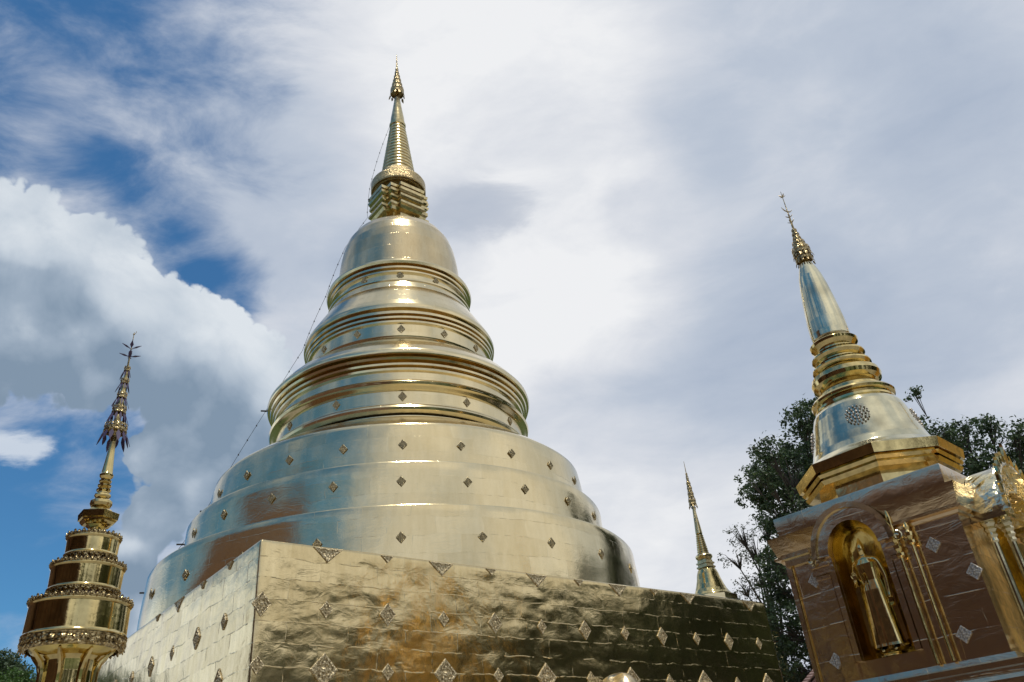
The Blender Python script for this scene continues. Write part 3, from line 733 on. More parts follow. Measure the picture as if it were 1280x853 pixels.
# medallion on the bell
def medallion(parent, ang, z, r_at, tilt, mat, rad=.15):
    mb = MB()
    for ri, (n, rr, s) in enumerate(((1, 0, .045), (8, .055, .035), (12, .10, .032), (18, .14, .028))):
        for k in range(n):
            a = 2*PI*k/n; cx, cz = rr*math.cos(a)*rad/.15, rr*math.sin(a)*rad/.15
            n0 = len(mb.v)
            for q, y in ((1, .004), (.8, -.010), (.3, -.016)):
                for j in range(6):
                    b = 2*PI*j/6; mb.v.append((cx + s*.5*q*math.cos(b), y, cz + s*.5*q*math.sin(b)))
            for i in range(2):
                for j in range(6):
                    j2 = (j+1) % 6; mb.face([n0+i*6+j, n0+i*6+j2, n0+(i+1)*6+j2, n0+(i+1)*6+j])
            mb.face([n0+12+j for j in range(6)])
    o = mb.build('medallion', mat, parent)
    o.matrix_local = Matrix.Rotation(ang + PI/2, 4, 'Z') @ Matrix.Translation((0, -r_at, z)) @ Matrix.Rotation(tilt, 4, 'X')
for k in range(4): medallion(shrine, R_(-160 + 90*k) , 5.66, .66, R_(-14), M['silver'])

# face furniture: arch frame, pilasters, rods with finials, diamonds
def P3(side, x, z, out=0.0):
    return tuple(face_M(side) @ Vector((x, -out, z)))
def fbox(mb, side, x0, x1, z0, z1, o0, o1):
    n = len(mb.v); Mx = face_M(side)
    for z in (z0, z1):
        for x, y in ((x0, -o1), (x1, -o1), (x1, -o0), (x0, -o0)): mb.v.append(tuple(Mx @ Vector((x, y, z))))
    for q in ((0, 3, 2, 1), (4, 5, 6, 7), (0, 1, 5, 4), (1, 2, 6, 5), (2, 3, 7, 6), (3, 0, 4, 7)): mb.face([n+i for i in q])
def arch_band(mb, side, cx, w0, w1, zs, top, o0, o1, a0=0, a1=180, n=28, t0=None):
    """solid curved band: inner half width w0, outer w1"""
    Mx = face_M(side); n0 = len(mb.v)
    for k in range(n+1):
        a = R_(a0 + (a1-a0)*k/n)
        for w, t, o in ((w0, t0 or top*w0/w1, o0), (w0, t0 or top*w0/w1, o1), (w1, top, o1), (w1, top, o0)):
            mb.v.append(tuple(Mx @ Vector((cx + w*math.cos(a), -o, zs + t*math.sin(a)))))
    for k in range(n):
        for j in range(4):
            j2 = (j+1) % 4; mb.face([n0+k*4+j, n0+k*4+j2, n0+(k+1)*4+j2, n0+(k+1)*4+j])
    mb.face([n0+j for j in range(4)]); mb.face([n0+n*4+j for j in range(4)][::-1])
def pilaster(side, x, w, mat, z1=3.93, out=.05):
    mb = MB(); fbox(mb, side, x-w/2, x+w/2, 2.63, z1-.2, 0.003, out)
    for i, (dz, ww) in enumerate(((.0, .02), (.05, .05), (.10, .03), (.14, .07))):
        fbox(mb, side, x-w/2-ww/2-.001*i, x+w/2+ww/2, z1-.2+dz, z1-.2+dz+.045, .002, out+ww*.5)
    mb.build('pilaster', mat, shrine, smooth=0)
pilaster('left', LX-.47, .17, M['shrine']); pilaster('left', LX+.415, .08, M['shrine'])
mb = MB(); arch_band(mb, 'left', LX, .302, .46, NZS, .50, .004, .11, t0=.335)
for s_ in (-1, 1): fbox(mb, 'left', LX+s_*.335-.032, LX+s_*.335+.032, NZ0, NZS-.001, .003, .07)
mb.build('niche_arch', M['shrine'], shrine)
mb = MB(); arch_band(mb, 'left', LX, .44, .50, NZS, .54, .108, .14, t0=.48)
for sx in (-1, 1):      # scrolled ends
    cx = LX+sx*.53
    mb.tube([P3('left', cx + (.055-.004*k)*math.cos(R_(90*sx+ -sx*40*k))*1.0, 3.95 + (.055-.004*k)*math.sin(R_(90*sx - sx*40*k)), .12) for k in range(12)], .014, 6)
mb.build('arch_rim', M['goldpale'], shrine)
mb = MB(); fbox(mb, 'left', -1.02, LX-.56, 3.98, 4.07, .0, .045); fbox(mb, 'left', -1.03, LX-.55, 4.07, 4.12, .0, .09); mb.build('side_cornice', M['goldpale'], shrine, smooth=0)
def rod(side, x, z0, z1, r, mat, figtop):
    mb = MB(); mb.tube([P3(side, x, z0, .075), P3(side, x, z1, .075)], r, 10)
    o = mb.build('corner_rod', mat, shrine)
    f = MB(); base = P3(side, x, z1, .075)
    f.lathe([(r, 0), (r*2.2, .02), (r*2.4, .05), (r*1.4, .07), (r*2.0, .10), (r*2.3, .14), (r*1.3, .17), (r*1.8, .20), (r*1.2, .24), (r*1.0, figtop*.6), (r*1.3, figtop*.75), (r*.7, figtop*.85), (.002, figtop)], 10)
    f.build('rod_finial', mat, o, loc=base)
rod('left', .36, 2.63, 3.72, .020, M['gold'], .62); rod('left', .52, 2.63, 3.82, .018, M['gold'], .28)
mb = MB(); mb.tube([P3('left', -.985, 2.63, .02), P3('left', -.96, 4.05, .02)], .012, 6); mb.build('corner_rod', M['gold'], shrine)
sdm = diamond_mesh('diamond_plate', .085, .09, .010)
for x, z in ((-.73, 3.76), (-.74, 2.86), (.70, 3.78), (.68, 2.86), (1.0, 3.42)):
    share('diamond_plate', sdm, M['silver'], shrine, Matrix.Translation(P3('left', x, z, .008)) @ Matrix.Rotation(-PI/2, 4, 'Z'))
# right face porch: polished columns and flared arch standing proud
def column(side, x, out, z1, r, mat, cap=True):
    mb = MB(); p = P3(side, x, 0, out)
    mb.lathe([(r*1.7, 2.63), (r*1.7, 2.70), (r*1.2, 2.73), (r*1.4, 2.78), (r, 2.82), (r, z1-.22), (r*1.35, z1-.20), (r*1.1, z1-.17), (r*1.6, z1-.14), (r*1.3, z1-.11), (r*1.9, z1-.08), (r*1.5, z1-.05), (r*2.1, z1-.02), (r*2.1, z1)], 16, c=(p[0], p[1]))
    mb.build('porch_column', mat, shrine)
for x, o in ((-.62, .12), (-.44, .24), (.44, .24), (.62, .12)): column('right', x, o, 3.95, .036, M['goldpale'])
for s in (-1, 1):
    mb = MB(); fbox(mb, 'right', s*.60-.14, s*.60+.14, 3.952, 3.99, .003, .36); fbox(mb, 'right', s*.60-.12, s*.60+.12, 3.991, 4.03, .003, .33)
    mb.build('porch_capital', M['goldpale'], shrine, smooth=0)
mb = MB(); arch_band(mb, 'right', 0, .34, .62, 4.03, .62, .004, .34); mb.build('porch_arch', M['crumple'], shrine)
mb = MB(); arch_band(mb, 'right', 0, .60, .67, 4.03, .68, .34, .40); mb.build('porch_rim', M['crumple'], shrine)
fl = MB()
for k in range(15):    # flame leaves along the arch
    a = R_(8 + 164*k/14); sx = math.cos(a); sz = math.sin(a)
    p = Vector(P3('right', .64*sx, 4.03 + .64*sz, .37)); d = Vector(face_M('right').to_3x3() @ Vector((sx*.9, -.15, sz + .25))).normalized()
    h = .13 if k != 7 else .24
    side_ = d.cross(Vector(face_M('right').to_3x3() @ Vector((0, 1, 0)))).normalized()
    fwd = d.cross(side_)
    Mx = Matrix(((side_.x, d.x, fwd.x, p.x), (side_.y, d.y, fwd.y, p.y), (side_.z, d.z, fwd.z, p.z), (0, 0, 0, 1)))
    fl.poly_prism([(x, y) for x, y in [(.045, 0), (.06, h*.35), (.02, h*.7), (.03, h), (-.03, h*.6), (-.05, h*.25), (-.04, 0)]], .03, Mx)
fl.build('flame_leaf_trim', M['gold'], shrine)
# mirrored sister shrine outside the picture, seen only as an amber reflection in the wall
sis = copy_tree(shrine); sis.location = (20.5, 14.2, 0); sis.scale = (2.0, 2.0, 2.0)
for ch in kids(sis):
    if ch.material_slots: ch.material_slots[0].link = 'OBJECT'; ch.material_slots[0].material = M['warmgold']
sis.scale = (2.0, 2.0, 2.0); sis.rotation_euler = (0, 0, SRZ)
sis['label'] = 'second gold stupa right of the picture, mirrored as an amber streak in the wall'

# standing figure in the niche
def skin_figure(name, joints, edges, parent, mat, root, sub=2, loc=(0, 0, 0)):
    me = bpy.data.meshes.new(name); me.from_pydata([j[0] for j in joints], edges, [])
    o = bpy.data.objects.new(name, me); col.objects.link(o)
    sk = o.modifiers.new('skin', 'SKIN'); sk.use_smooth_shade = True
    ss = o.modifiers.new('sub', 'SUBSURF'); ss.levels = sub; ss.render_levels = sub
    for i, j in enumerate(joints):
        r = j[1]; me.skin_vertices[0].data[i].radius = r if isinstance(r, tuple) else (r, r)
        me.skin_vertices[0].data[i].use_root = (i == root)
    me.materials.append(mat); o.parent = parent; o.location = loc
    return o
def standing_statue(name, label, sx, sy, z0, H, rz):
    k = H/1.75
    t = thing(name, label, 'statue', (sx, sy, z0), rz)
    J = [((0, 0, .92), (.15, .11)), ((0, 0, 1.12), (.125, .095)), ((0, -.01, 1.32), (.17, .105)), ((0, 0, 1.44), (.10, .08)), ((0, -.005, 1.50), .05), ((0, -.015, 1.58), (.072, .085)), ((0, -.01, 1.66), (.075, .09)), ((0, 0, 1.74), .035), ((0, 0, 1.80), .015),
         ((-.19, 0, 1.40), .062), ((-.235, 0, 1.15), .045), ((-.20, -.16, 1.05), .036), ((-.13, -.26, 1.12), .028),
         ((.19, 0, 1.40), .062), ((.245, 0, 1.13), .045), ((.235, -.02, .88), .036), ((.23, -.04, .78), .03),
         ((-.09, 0, .86), .10), ((-.10, 0, .48), .072), ((-.10, .01, .10), .048), ((-.10, -.13, .035), .035),
         ((.09, 0, .86), .10), ((.10, 0, .48), .072), ((.10, .01, .10), .048), ((.10, -.13, .035), .035)]
    E_ = [(0, 1), (1, 2), (2, 3), (3, 4), (4, 5), (5, 6), (6, 7), (7, 8), (3, 9), (9, 10), (10, 11), (11, 12), (3, 13), (13, 14), (14, 15), (15, 16), (0, 17), (17, 18), (18, 19), (19, 20), (0, 21), (21, 22), (22, 23), (23, 24)]
    J = [(tuple(c*k for c in p), tuple(x*k for x in r) if isinstance(r, tuple) else r*k) for p, r in J]
    skin_figure('body', J, E_, t, M['gold'], 0)
    mb = MB()   # robe: long flared shell with pleats, open hem
    def rm(r, a, z): return r*(1 + .035*math.sin(9*a + z*3)) * (1 + .55*abs(math.cos(a))**2)
    mb.lathe([(x*k, z*k) for x, z in [(.17, .10), (.165, .14), (.15, .4), (.135, .7), (.125, .95), (.112, 1.1), (.125, 1.28), (.135, 1.36), (.10, 1.43)]], 36, rmod=rm)
    mb.build('robe', M['gold'], t)
    mb = MB()   # robe edge hanging from the arms
    for s in (-1, 1):
        mb.poly_prism([(s*.19*k, .12*k), (s*.30*k, .16*k), (s*.29*k, 1.0*k), (s*.21*k, 1.1*k)][::s], .02*k, Matrix.Rotation(PI/2, 4, 'X'))
    mb.build('robe_edge', M['gold'], t)
    # face: nose, eyes, ears
    f = MB()
    f.lathe([(.0, 0), (.014*k, .004*k), (.009*k, .03*k), (.0, .045*k)], 8, c=(0, -.088*k))
    o = f.build('nose', M['gold'], t, loc=(0, 0, 1.565*k))
    for s in (-1, 1):
        e_ = MB(); e_.lathe([(.0, -.012*k), (.016*k, 0), (.0, .008*k)], 8); e_.build('eye', M['gold'], t, loc=(s*.03*k, -.078*k, 1.61*k))
        e_ = MB(); e_.box((0, 0, 0), (.014*k, .03*k, .09*k)); e_.build('ear', M['gold'], t, loc=(s*.078*k, 0, 1.58*k))
    for hx, hy, hz, s in ((-.13, -.26, 1.12, 1), (.23, -.04, .78, -1)):
        h_ = MB()
        h_.box((0, 0, .03*k*s), (.055*k, .02*k, .06*k))
        for q in range(4):
            ln = (.055, .065, .06, .048)[q]*k
            h_.tube([((-.021+.014*q)*k, 0, .055*k*s), ((-.022+.0145*q)*k, -.004*k, (.055*k+ln*.6)*s), ((-.022+.0145*q)*k, -.014*k, (.055*k+ln)*s)], [.0075*k, .007*k, .005*k], 6)
        h_.tube([(-.028*k, 0, .02*k*s), (-.045*k, -.01*k, .05*k*s), (-.043*k, -.02*k, .075*k*s)], [.009*k, .008*k, .006*k], 6)
        h_.build('hand', M['gold'], t, loc=(hx*k, hy*k, hz*k))
    mb = MB(); mb.lathe([(.20*k, -.03), (.21*k, -.02), (.18*k, -.005), (.19*k, .0)], 24); mb.build('lotus_foot', M['gold'], t)
    return t
def shrine_world(lx, ly):
    return (SX + lx*math.cos(SRZ) - ly*math.sin(SRZ), SY + lx*math.sin(SRZ) + ly*math.cos(SRZ))
wx, wy = shrine_world(-HB+.10, -LX)
standing_statue('standing_statue', 'gold standing robed figure inside the arched niche of the copper-toned shrine face', wx, wy, NZ0+.032, 1.24, SRZ - PI/2)

# ------------------------------------------------------------------ tiered gold parasol at left
ux, uy = -4.013, 6.976
um = thing('ceremonial_parasol', 'tall polished gold tiered parasol with openwork bands and slender finial, left foreground', 'parasol', (ux, uy, 0), 0)
G = M['gold']
def band(z0, z1, r0, r1, nm='canopy_tier'):
    h = z1-z0
    LA([(r0-.02, z0-.004), (r0+.006, z0-.002), (r0+.010, z0+.008), (r0+.002, z0+.018), (r0, z0+.022), (r1, z1-.022), (r1+.004, z1-.016), (r1+.010, z1-.006), (r1+.006, z1+.004), (r1-.02, z1+.006), (r1*.45, z1+.03)], 96, nm, G, um)
def crest(z, r, n, w, h, down=False, tilt=8, nm='crest_band', mat=None, th=.008):
    mb = MB()
    mb.lathe([(r-.004, z-.006), (r+.006, z-.004), (r+.008, z+.004), (r-.002, z+.008)], 64)
    for k in range(n):
        a = 2*PI*k/n; hh = h*(1.0 if k % 2 == 0 else .72)
        Mx = Matrix.Rotation(a, 4, 'Z') @ Matrix.Translation((r, 0, z)) @ Matrix.Rotation(R_(180+tilt if down else tilt), 4, 'Y') @ Matrix.Rotation(PI/2, 4, 'Z') @ Matrix.Rotation(PI/2, 4, 'X')
        mb.poly_prism([(-w*.5, 0), (w*.5, 0), (w*.55, hh*.35), (w*.28, hh*.55), (w*.3, hh*.75), (0, hh), (-w*.3, hh*.75), (-w*.28, hh*.55), (-w*.55, hh*.35)], th, Mx)
        mb.add(bossM, Mx @ Matrix.Translation((0, hh*.35, th)) @ Matrix.Scale(w*.28, 4))
    mb.build(nm, mat or M['orns'], um)
bossM = MB(); bossM.lathe([(1, 0), (.8, .4), (.3, .7), (0.01, .75)], 8)
# lowest tier
band(3.275, 3.55, .405, .402); band(3.67, 3.88, .292, .298); band(3.985, 4.15, .216, .220)
crest(3.558, .405, 56, .045, .045); crest(3.888, .300, 44, .042, .042); crest(4.158, .221, 34, .040, .042)
# openwork drums between the tiers (pierced lozenges over dark red)
for z0, z1, r in ((3.575, 3.668, .262), (3.905, 3.983, .196)):
    LA([(r-.02, z0), (r-.02, z1)], 48, 'inlay_drum', M['glass'], um)
    mb = MB(); n = int(2*PI*r/.055)
    for k in range(n):
        a = 2*PI*k/n; hh = (z1-z0)
        for dn in (0, 1):
            Mx = Matrix.Rotation(a + dn*PI/n, 4, 'Z') @ Matrix.Translation((r, 0, z1 if dn else z0)) @ Matrix.Rotation(R_(180 if dn else 0), 4, 'Y') @ Matrix.Rotation(PI/2, 4, 'Z') @ Matrix.Rotation(PI/2, 4, 'X')
            mb.poly_prism([(-.022, 0), (.022, 0), (.024, hh*.25), (.012, hh*.42), (0, hh*.56), (-.012, hh*.42), (-.024, hh*.25)], .008, Mx)
    mb.lathe([(r-.003, z0), (r+.012, z0), (r+.012, z0+.012), (r-.003, z0+.012)], 64); mb.lathe([(r-.003, z1-.012), (r+.014, z1-.012), (r+.014, z1), (r-.003, z1)], 64)
    mb.build('pierced_band', M['orns'], um)
crest(3.668, .294, 40, .044, .03, down=True, tilt=-4); crest(3.982, .216, 30, .042, .026, down=True, tilt=-4)
# fringe under the lowest tier
LA([(.405, 3.27), (.412, 3.25), (.400, 3.22), (.385, 3.19), (.36, 3.17)], 96, 'fringe', M['orn'], um)
crest(3.262, .408, 60, .046, .055, down=True, tilt=-10, nm='fringe_leaf', mat=M['orn']); crest(3.215, .396, 52, .046, .05, down=True, tilt=-20, nm='fringe_leaf', mat=M['orn'])
LA([(.395, 3.24), (.36, 3.20), (.30, 3.15), (.24, 3.12), (.21, 3.10)], 64, 'inner_bowl', M['deepgold'], um)
LA([(.25, 3.13), (.215, 3.09), (.205, 3.0), (.20, 2.4), (.205, 1.8), (.19, .66)], 48, 'post', G, um)
mb = MB()
for k in range(8):
    a = 2*PI*k/8 + .2
    mb = MB()
    pts_ = [(.20, 0, .8), (.205, 0, 2.0), (.21, 0, 2.8), (.215, 0, 3.0), (.245, 0, 3.08), (.29, 0, 3.13), (.32, 0, 3.16)]
    mb.tube([tuple(Matrix.Rotation(a, 3, 'Z') @ Vector(p)) for p in pts_], [.012, .022, .028, .028, .022, .018, .010], 8)
    mb.build('bracket', G, um)
LA([(.5, 0), (.5, .2), (.42, .22), (.42, .4), (.3, .44), (.3, .58), (.22, .62), (.17, .64)], 48, 'foot', G, um)
# stem above
def hexa(r, ph=R_(12)): return [(r*math.cos(ph+PI*k/3), r*math.sin(ph+PI*k/3)) for k in range(6)]
LA([(.10, 4.17), (.085, 4.19), (.05, 4.205), (.042, 4.22), (.045, 4.25)], 32, 'stem', G, um)
mb = MB(); mb.loft([(z, hexa(r)) for z, r in [(4.245, .05), (4.27, .085), (4.285, .10), (4.29, .13), (4.315, .155), (4.33, .158), (4.335, .175), (4.395, .182), (4.40, .175), (4.405, .13), (4.44, .10), (4.445, .085)]]); mb.build('hexagonal_bowl', G, um, smooth=20)
LA([(.07, 4.44), (.06, 4.455), (.085, 4.47), (.097, 4.495), (.095, 4.52), (.07, 4.545), (.052, 4.55), (.060, 4.56), (.072, 4.575), (.070, 4.59), (.05, 4.605), (.048, 4.615), (.062, 4.625), (.064, 4.64), (.05, 4.655), (.045, 4.662), (.058, 4.672), (.060, 4.685), (.046, 4.70), (.042, 4.706), (.053, 4.716), (.055, 4.73), (.042, 4.745), (.040, 4.75), (.058, 4.77), (.062, 4.79), (.058, 4.795), (.05, 4.81), (.036, 4.97), (.024, 5.14), (.034, 5.2), (.05, 5.24), (.034, 5.34), (.03, 5.45), (.026, 5.62), (.02, 5.8), (.014, 5.95)], 40, 'turned_stem', G, um)
tiered_crown(um, [(5.24, .106, .10), (5.45, .066, .09), (5.62, .047, .075), (5.79, .040, .065), (5.94, .029, .06)], [(5.1, .02), (5.95, .012), (6.1, .008), (6.42, .003)], M['orns'], M['purple'], thin=.008, dl=2.3)
def petal_ring(parent, z, size, n, mat, tilt=58):
    m = MB()
    for k in range(n):
        Mx = Matrix.Rotation(2*PI*k/n + .5, 4, 'Z') @ Matrix.Translation((0.008, 0, z)) @ Matrix.Rotation(R_(tilt), 4, 'Y') @ Matrix.Rotation(PI/2, 4, 'Z') @ Matrix.Rotation(PI/2, 4, 'X')
        m.poly_prism([(0, 0), (size*.18, size*.45), (0, size), (-size*.18, size*.45)], .004, Mx)
    m.build('finial_leaf', mat, parent)
petal_ring(um, 6.22, .10, 4, M['purple'], 60); petal_ring(um, 6.12, .10, 4, M['purple'], 75)
mb = MB(); mb.box((0, 0, 6.15), (.03, .012, .07)); mb.build('finial_bud', M['purple'], um)
mb = MB(); mb.lathe([(.001, 6.385), (.012, 6.395), (.001, 6.41)], 8); mb.tube([(0, 0, 6.40), (.02, 0, 6.405), (.022, 0, 6.43)], .003, 5); mb.build('finial_tip', M['orns'], um)

# ------------------------------------------------------------------ far ringed stupa
fx, fy = 8.747, 41.08
far = thing('far_stupa', 'slim distant gold stupa with ringed spire and tiered finial peeking above the wall', 'stupa', (fx, fy, 0), R_(40))
mb = MB(); mb.loft([(z, sq(h)) for z, h in [(0, 3), (1, 3), (1.02, 2.5), (6, 2.3), (6.1, 2.5), (6.6, 2.5), (6.62, 2.0), (8, 1.8), (8.1, 1.95), (8.5, 1.95), (8.52, 1.6), (9.4, 1.5)]]); mb.build('square_base', M['wall'], far)
mb = MB(); mb.loft([(z, octa(h)) for z, h in [(9.4, 1.4), (9.8, 1.4), (9.82, 1.25), (10.1, 1.25), (10.12, 1.15), (10.4, 1.15)]]); mb.build('octagonal_plinth', M['band'], far)
LA([(1.05, 10.4), (1.0, 10.5), (.9, 10.62), (.80, 10.8), (.70, 11.05), (.61, 11.33), (.55, 11.6), (.47, 11.8), (.38, 11.86)], 64, 'bell', M['gold'], far)
mb = MB(); mb.loft([(z, sq(h)) for z, h in [(11.82, .28), (11.9, .30), (11.92, .34), (12.0, .34), (12.02, .28), (12.1, .28), (12.12, .33), (12.2, .33), (12.22, .27), (12.32, .27)]]); mb.build('throne', M['spire'], far, smooth=20)
LA([(.27, 12.3), (.36, 12.36), (.43, 12.45), (.44, 12.52), (.40, 12.58), (.30, 12.62)], 48, 'lotus_disc', M['spire'], far)
pr = []
for k in range(9):
    z0 = 12.62 + 1.05*k/9; r0 = .30 - .12*k/9; h = 1.05/9
    pr += [(r0-.03, z0), (r0, z0+h*.2), (r0, z0+h*.6), (r0-.035, z0+h*.8)]
LA(pr, 40, 'ringed_spire', M['spire'], far)
LA([(.15, 13.67), (.18, 13.72), (.17, 13.9), (.12, 14.5), (.07, 15.2), (.05, 15.4)], 24, 'spire_cone', M['spire'], far)
tiered_crown(far, [(15.30, .20, .34), (15.72, .16, .30), (16.05, .13, .26), (16.35, .11, .24), (16.65, .07, .2), (16.95, .05, .16)], [(15.2, .05), (16.9, .03), (17.8, .01)], M['orns'], M['orns'], thin=.02)

# ------------------------------------------------------------------ elephant emerging from the wall
ex, ey = 0.10, -HW
cR, sR = math.cos(RZ), math.sin(RZ)
el = thing('elephant_statue', 'gold elephant head rising in front of the middle of the wall at bottom edge', 'statue', (AX + ex*cR - ey*sR, AY + ex*sR + ey*cR, 2.17), RZ)
J = [((0, .3, 1.75), .75), ((0, -.3, 1.80), .78), ((0, -.85, 1.95), .62), ((0, -1.25, 2.35), .46), ((0, -1.55, 2.45), .46), ((0, -1.85, 2.15), .30), ((0, -2.1, 1.7), .20), ((0, -2.2, 1.2), .15), ((0, -2.15, .75), .12), ((0, -2.35, .5), .09),
     ((-.42, -.75, 1.3), .34), ((-.44, -.78, .65), .24), ((-.44, -.8, .12), .26), ((.42, -.75, 1.3), .34), ((.44, -.78, .65), .24), ((.44, -.8, .12), .26),
     ((-.19, -1.5, 2.68), .22), ((.19, -1.5, 2.68), .22)]
E_ = [(0, 1), (1, 2), (2, 3), (3, 4), (4, 5), (5, 6), (6, 7), (7, 8), (8, 9), (2, 10), (10, 11), (11, 12), (2, 13), (13, 14), (14, 15), (4, 16), (4, 17)]
skin_figure('body', J, E_, el, M['elephant'], 1)
for s in (-1, 1):
    ea = MB(); ea.poly_prism([(0, .25), (.25, .40), (.5, .30), (.60, .0), (.52, -.4), (.35, -.65), (.15, -.55), (.0, -.25)], .05, Matrix.Translation((s*.34, -1.15, 2.35)) @ Matrix.Rotation(R_(25*s), 4, 'Z') @ Matrix.Scale(s, 4, (1, 0, 0)) @ Matrix.Rotation(PI/2, 4, 'X'))
    ea.build('ear', M['orn'], el)
    tk = MB(); tk.tube([(s*.22, -1.75, 2.05), (s*.28, -2.05, 1.8), (s*.3, -2.4, 1.75), (s*.27, -2.65, 1.9)], [.07, .06, .045, .01], 8); tk.build('tusk', M['white'], el)
    ey_ = MB(); ey_.lathe([(.001, -.04), (.04, 0), (.001, .04)], 8); ey_.build('eye', M['cable'], el, loc=(s*.36, -1.72, 2.4))
pd = MB(); pd.box((0, -1.0, -1.17), (1.8, 2.9, 2.14)); pd.box((0, -1.0, -.03), (1.95, 3.05, .12)); pd.build('pedestal', M['shrine'], el, smooth=0)

# ------------------------------------------------------------------ small tiled building far right
bl = thing('tiled_building', 'small building with pink ribbed roof between the wall and the copper-toned shrine', 'building', (10.9, 33.6, 0), R_(-17))
mb = MB(); mb.box((0, 1.5, 2.1), (3.8, 3.0, 4.2)); mb.build('wall', M['white'], bl, smooth=0)
mb = MB(); mb.poly_prism([(-2.4, 4.2), (0, 6.1), (2.4, 4.2), (2.4, 4.05), (0, 5.93), (-2.4, 4.05)][::-1], 3.9, Matrix.Translation((0, 3.4, 0)) @ Matrix.Rotation(PI/2, 4, 'X'))
rf = mb.build('roof', M['rooftile'], bl, smooth=0)
mb = MB(); mb.poly_prism([(-1.95, 4.2), (1.95, 4.2), (0, 5.85)], .1, Matrix.Translation((0, .05, 0)) @ Matrix.Rotation(PI/2, 4, 'X')); mb.build('gable', M['rooftile'], bl, smooth=0)
mb = MB(); mb.box((-.9, -.03, 2.2), (.9, .06, 1.2)); mb.build('window', M['wood'], bl, smooth=0)

# ------------------------------------------------------------------ halls standing behind the camera (mirrored in the gold)
def hall(name, label, corner, Lr, Dp, eave, ridge, tiers=2):
    """corner = the N corner; front runs along -v, depth along -u"""
    u = Vector((.7608, .6490, 0)); v = Vector((-.6490, .7608, 0))
    t = thing(name, label, 'temple hall', corner, RZ)   # local x = u, local y = v
    w = MB(); w.box((-Dp/2, -Lr/2, eave/2), (Dp-1.6, Lr-1.2, eave)); w.build('wall', M['wallbrown'], t, smooth=0)
    for i in range(tiers):
        ins = i*1.4
        y0, y1 = -Lr + ins - .6*(i == 0), -ins + .6*(i == 0)
        h0 = eave - .6 + i*.0; 
        # ridge runs along y; slopes fall towards +x and -x ; tiers are shorter and higher
        hw = Dp/2 + .9 - i*1.1; zb = eave - .5 + i*1.6; zt = ridge - (tiers-1-i)*1.4
        r = MB(); n = 8
        pts = []
        for k in range(n+1):
            q = k/n; pts.append((hw*(1-q), zb + (zt-zb)*(q**1.25)))
        prof = [(x, z) for x, z in pts] + [(-x, z) for x, z in reversed(pts[:-1])]
        und = [(x*.985, z-.25) for x, z in reversed(prof)]
        poly = prof + und
        r.poly_prism(poly, y1-y0, Matrix.Translation((-Dp/2, y1, 0)) @ Matrix.Rotation(PI/2, 4, 'X'))
        ro = r.build('roof', M['roofbrown'], t, smooth=0)
        gd = MB(); gb = [(x*.9, z-.1) for x, z in prof]
        gd.poly_prism(gb, .2, Matrix.Translation((-Dp/2, y1-.5, 0)) @ Matrix.Rotation(PI/2, 4, 'X')); gd.poly_prism(gb, .2, Matrix.Translation((-Dp/2, y0+.7, 0)) @ Matrix.Rotation(PI/2, 4, 'X'))
        gd.build('gable', M['wood'], t, smooth=0)
    for k in range(int(Lr/3.2)):
        c_ = MB(); c_.lathe([(.32, 0), (.32, .3), (.25, .35), (.25, eave-.6)], 16, c=(-.35, -1.2-3.2*k)); c_.build('column', M['wood'], t)
    return t
hall('temple_hall', 'large brown-roofed assembly hall left behind the camera, mirrored brown in the drums', (-25.5, 27.0, 0), 19, 20, 9, 22)
hall('ordination_hall', 'lower brown-roofed hall behind the camera, mirrored brown in the shrine face', (-18.5, 4.2, 0), 26, 16, 8.5, 15.5)

# ------------------------------------------------------------------ trees
def leaf_cloud(name, mat, parent, blobs, leaf, dens, seed, gap=.35, per=26, droop=.0):
    rg = np.random.default_rng(seed); cents = []
    for (x, y, z, r) in blobs:
        nclump = max(3, int(dens*r*r*3.2))
        d = rg.normal(size=(nclump, 3)); d /= np.linalg.norm(d, axis=1)[:, None]
        rad = r*(.25 + .85*rg.random(nclump)**.55)
        p = np.array([x, y, z]) + d*rad[:, None]*np.array([1, 1, .8])
        cents.append(p)
    P = np.concatenate(cents)
    keep = np.array([mnoise.noise(Vector(tuple(q*.9)))+.5 > gap*rg.random()*1.1 for q in P]); P = P[keep]
    n = len(P)
    cl = rg.normal(size=(n, per, 3)); cl /= np.linalg.norm(cl, axis=2)[:, :, None]
    cr_ = leaf*(1.0 + 2.2*rg.random((n, 1, 1)))*rg.random((n, per, 1))**.6
    C = (P[:, None, :] + cl*cr_*np.array([1, 1, .75])).reshape(-1, 3)
    m = len(C)
    nrm = cl.reshape(-1, 3)*.7 + rg.normal(size=(m, 3))*.7 + np.array([0, 0, .6]); nrm /= np.linalg.norm(nrm, axis=1)[:, None]
    t = rg.normal(size=(m, 3)); t -= nrm*(t*nrm).sum(1)[:, None]; t /= np.linalg.norm(t, axis=1)[:, None]
    b = np.cross(nrm, t); s = leaf*(.6+.7*rg.random((m, 1)))
    V = np.stack([C - t*s*.5, C + b*s*.26 + nrm*s*.05, C + t*s*.5, C - b*s*.26 + nrm*s*.05], 1).reshape(-1, 3)
    me = bpy.data.meshes.new(name); me.vertices.add(len(V)); me.vertices.foreach_set('co', V.ravel().astype(np.float32))
    me.loops.add(4*m); me.loops.foreach_set('vertex_index', np.arange(4*m, dtype=np.int32))
    me.polygons.add(m); me.polygons.foreach_set('loop_start', np.arange(0, 4*m, 4, dtype=np.int32)); me.polygons.foreach_set('loop_total', np.full(m, 4, dtype=np.int32))
    me.update(calc_edges=True); me.validate()
    me.materials.append(mat); o = bpy.data.objects.new(name, me); col.objects.link(o); o.parent = parent
    return P
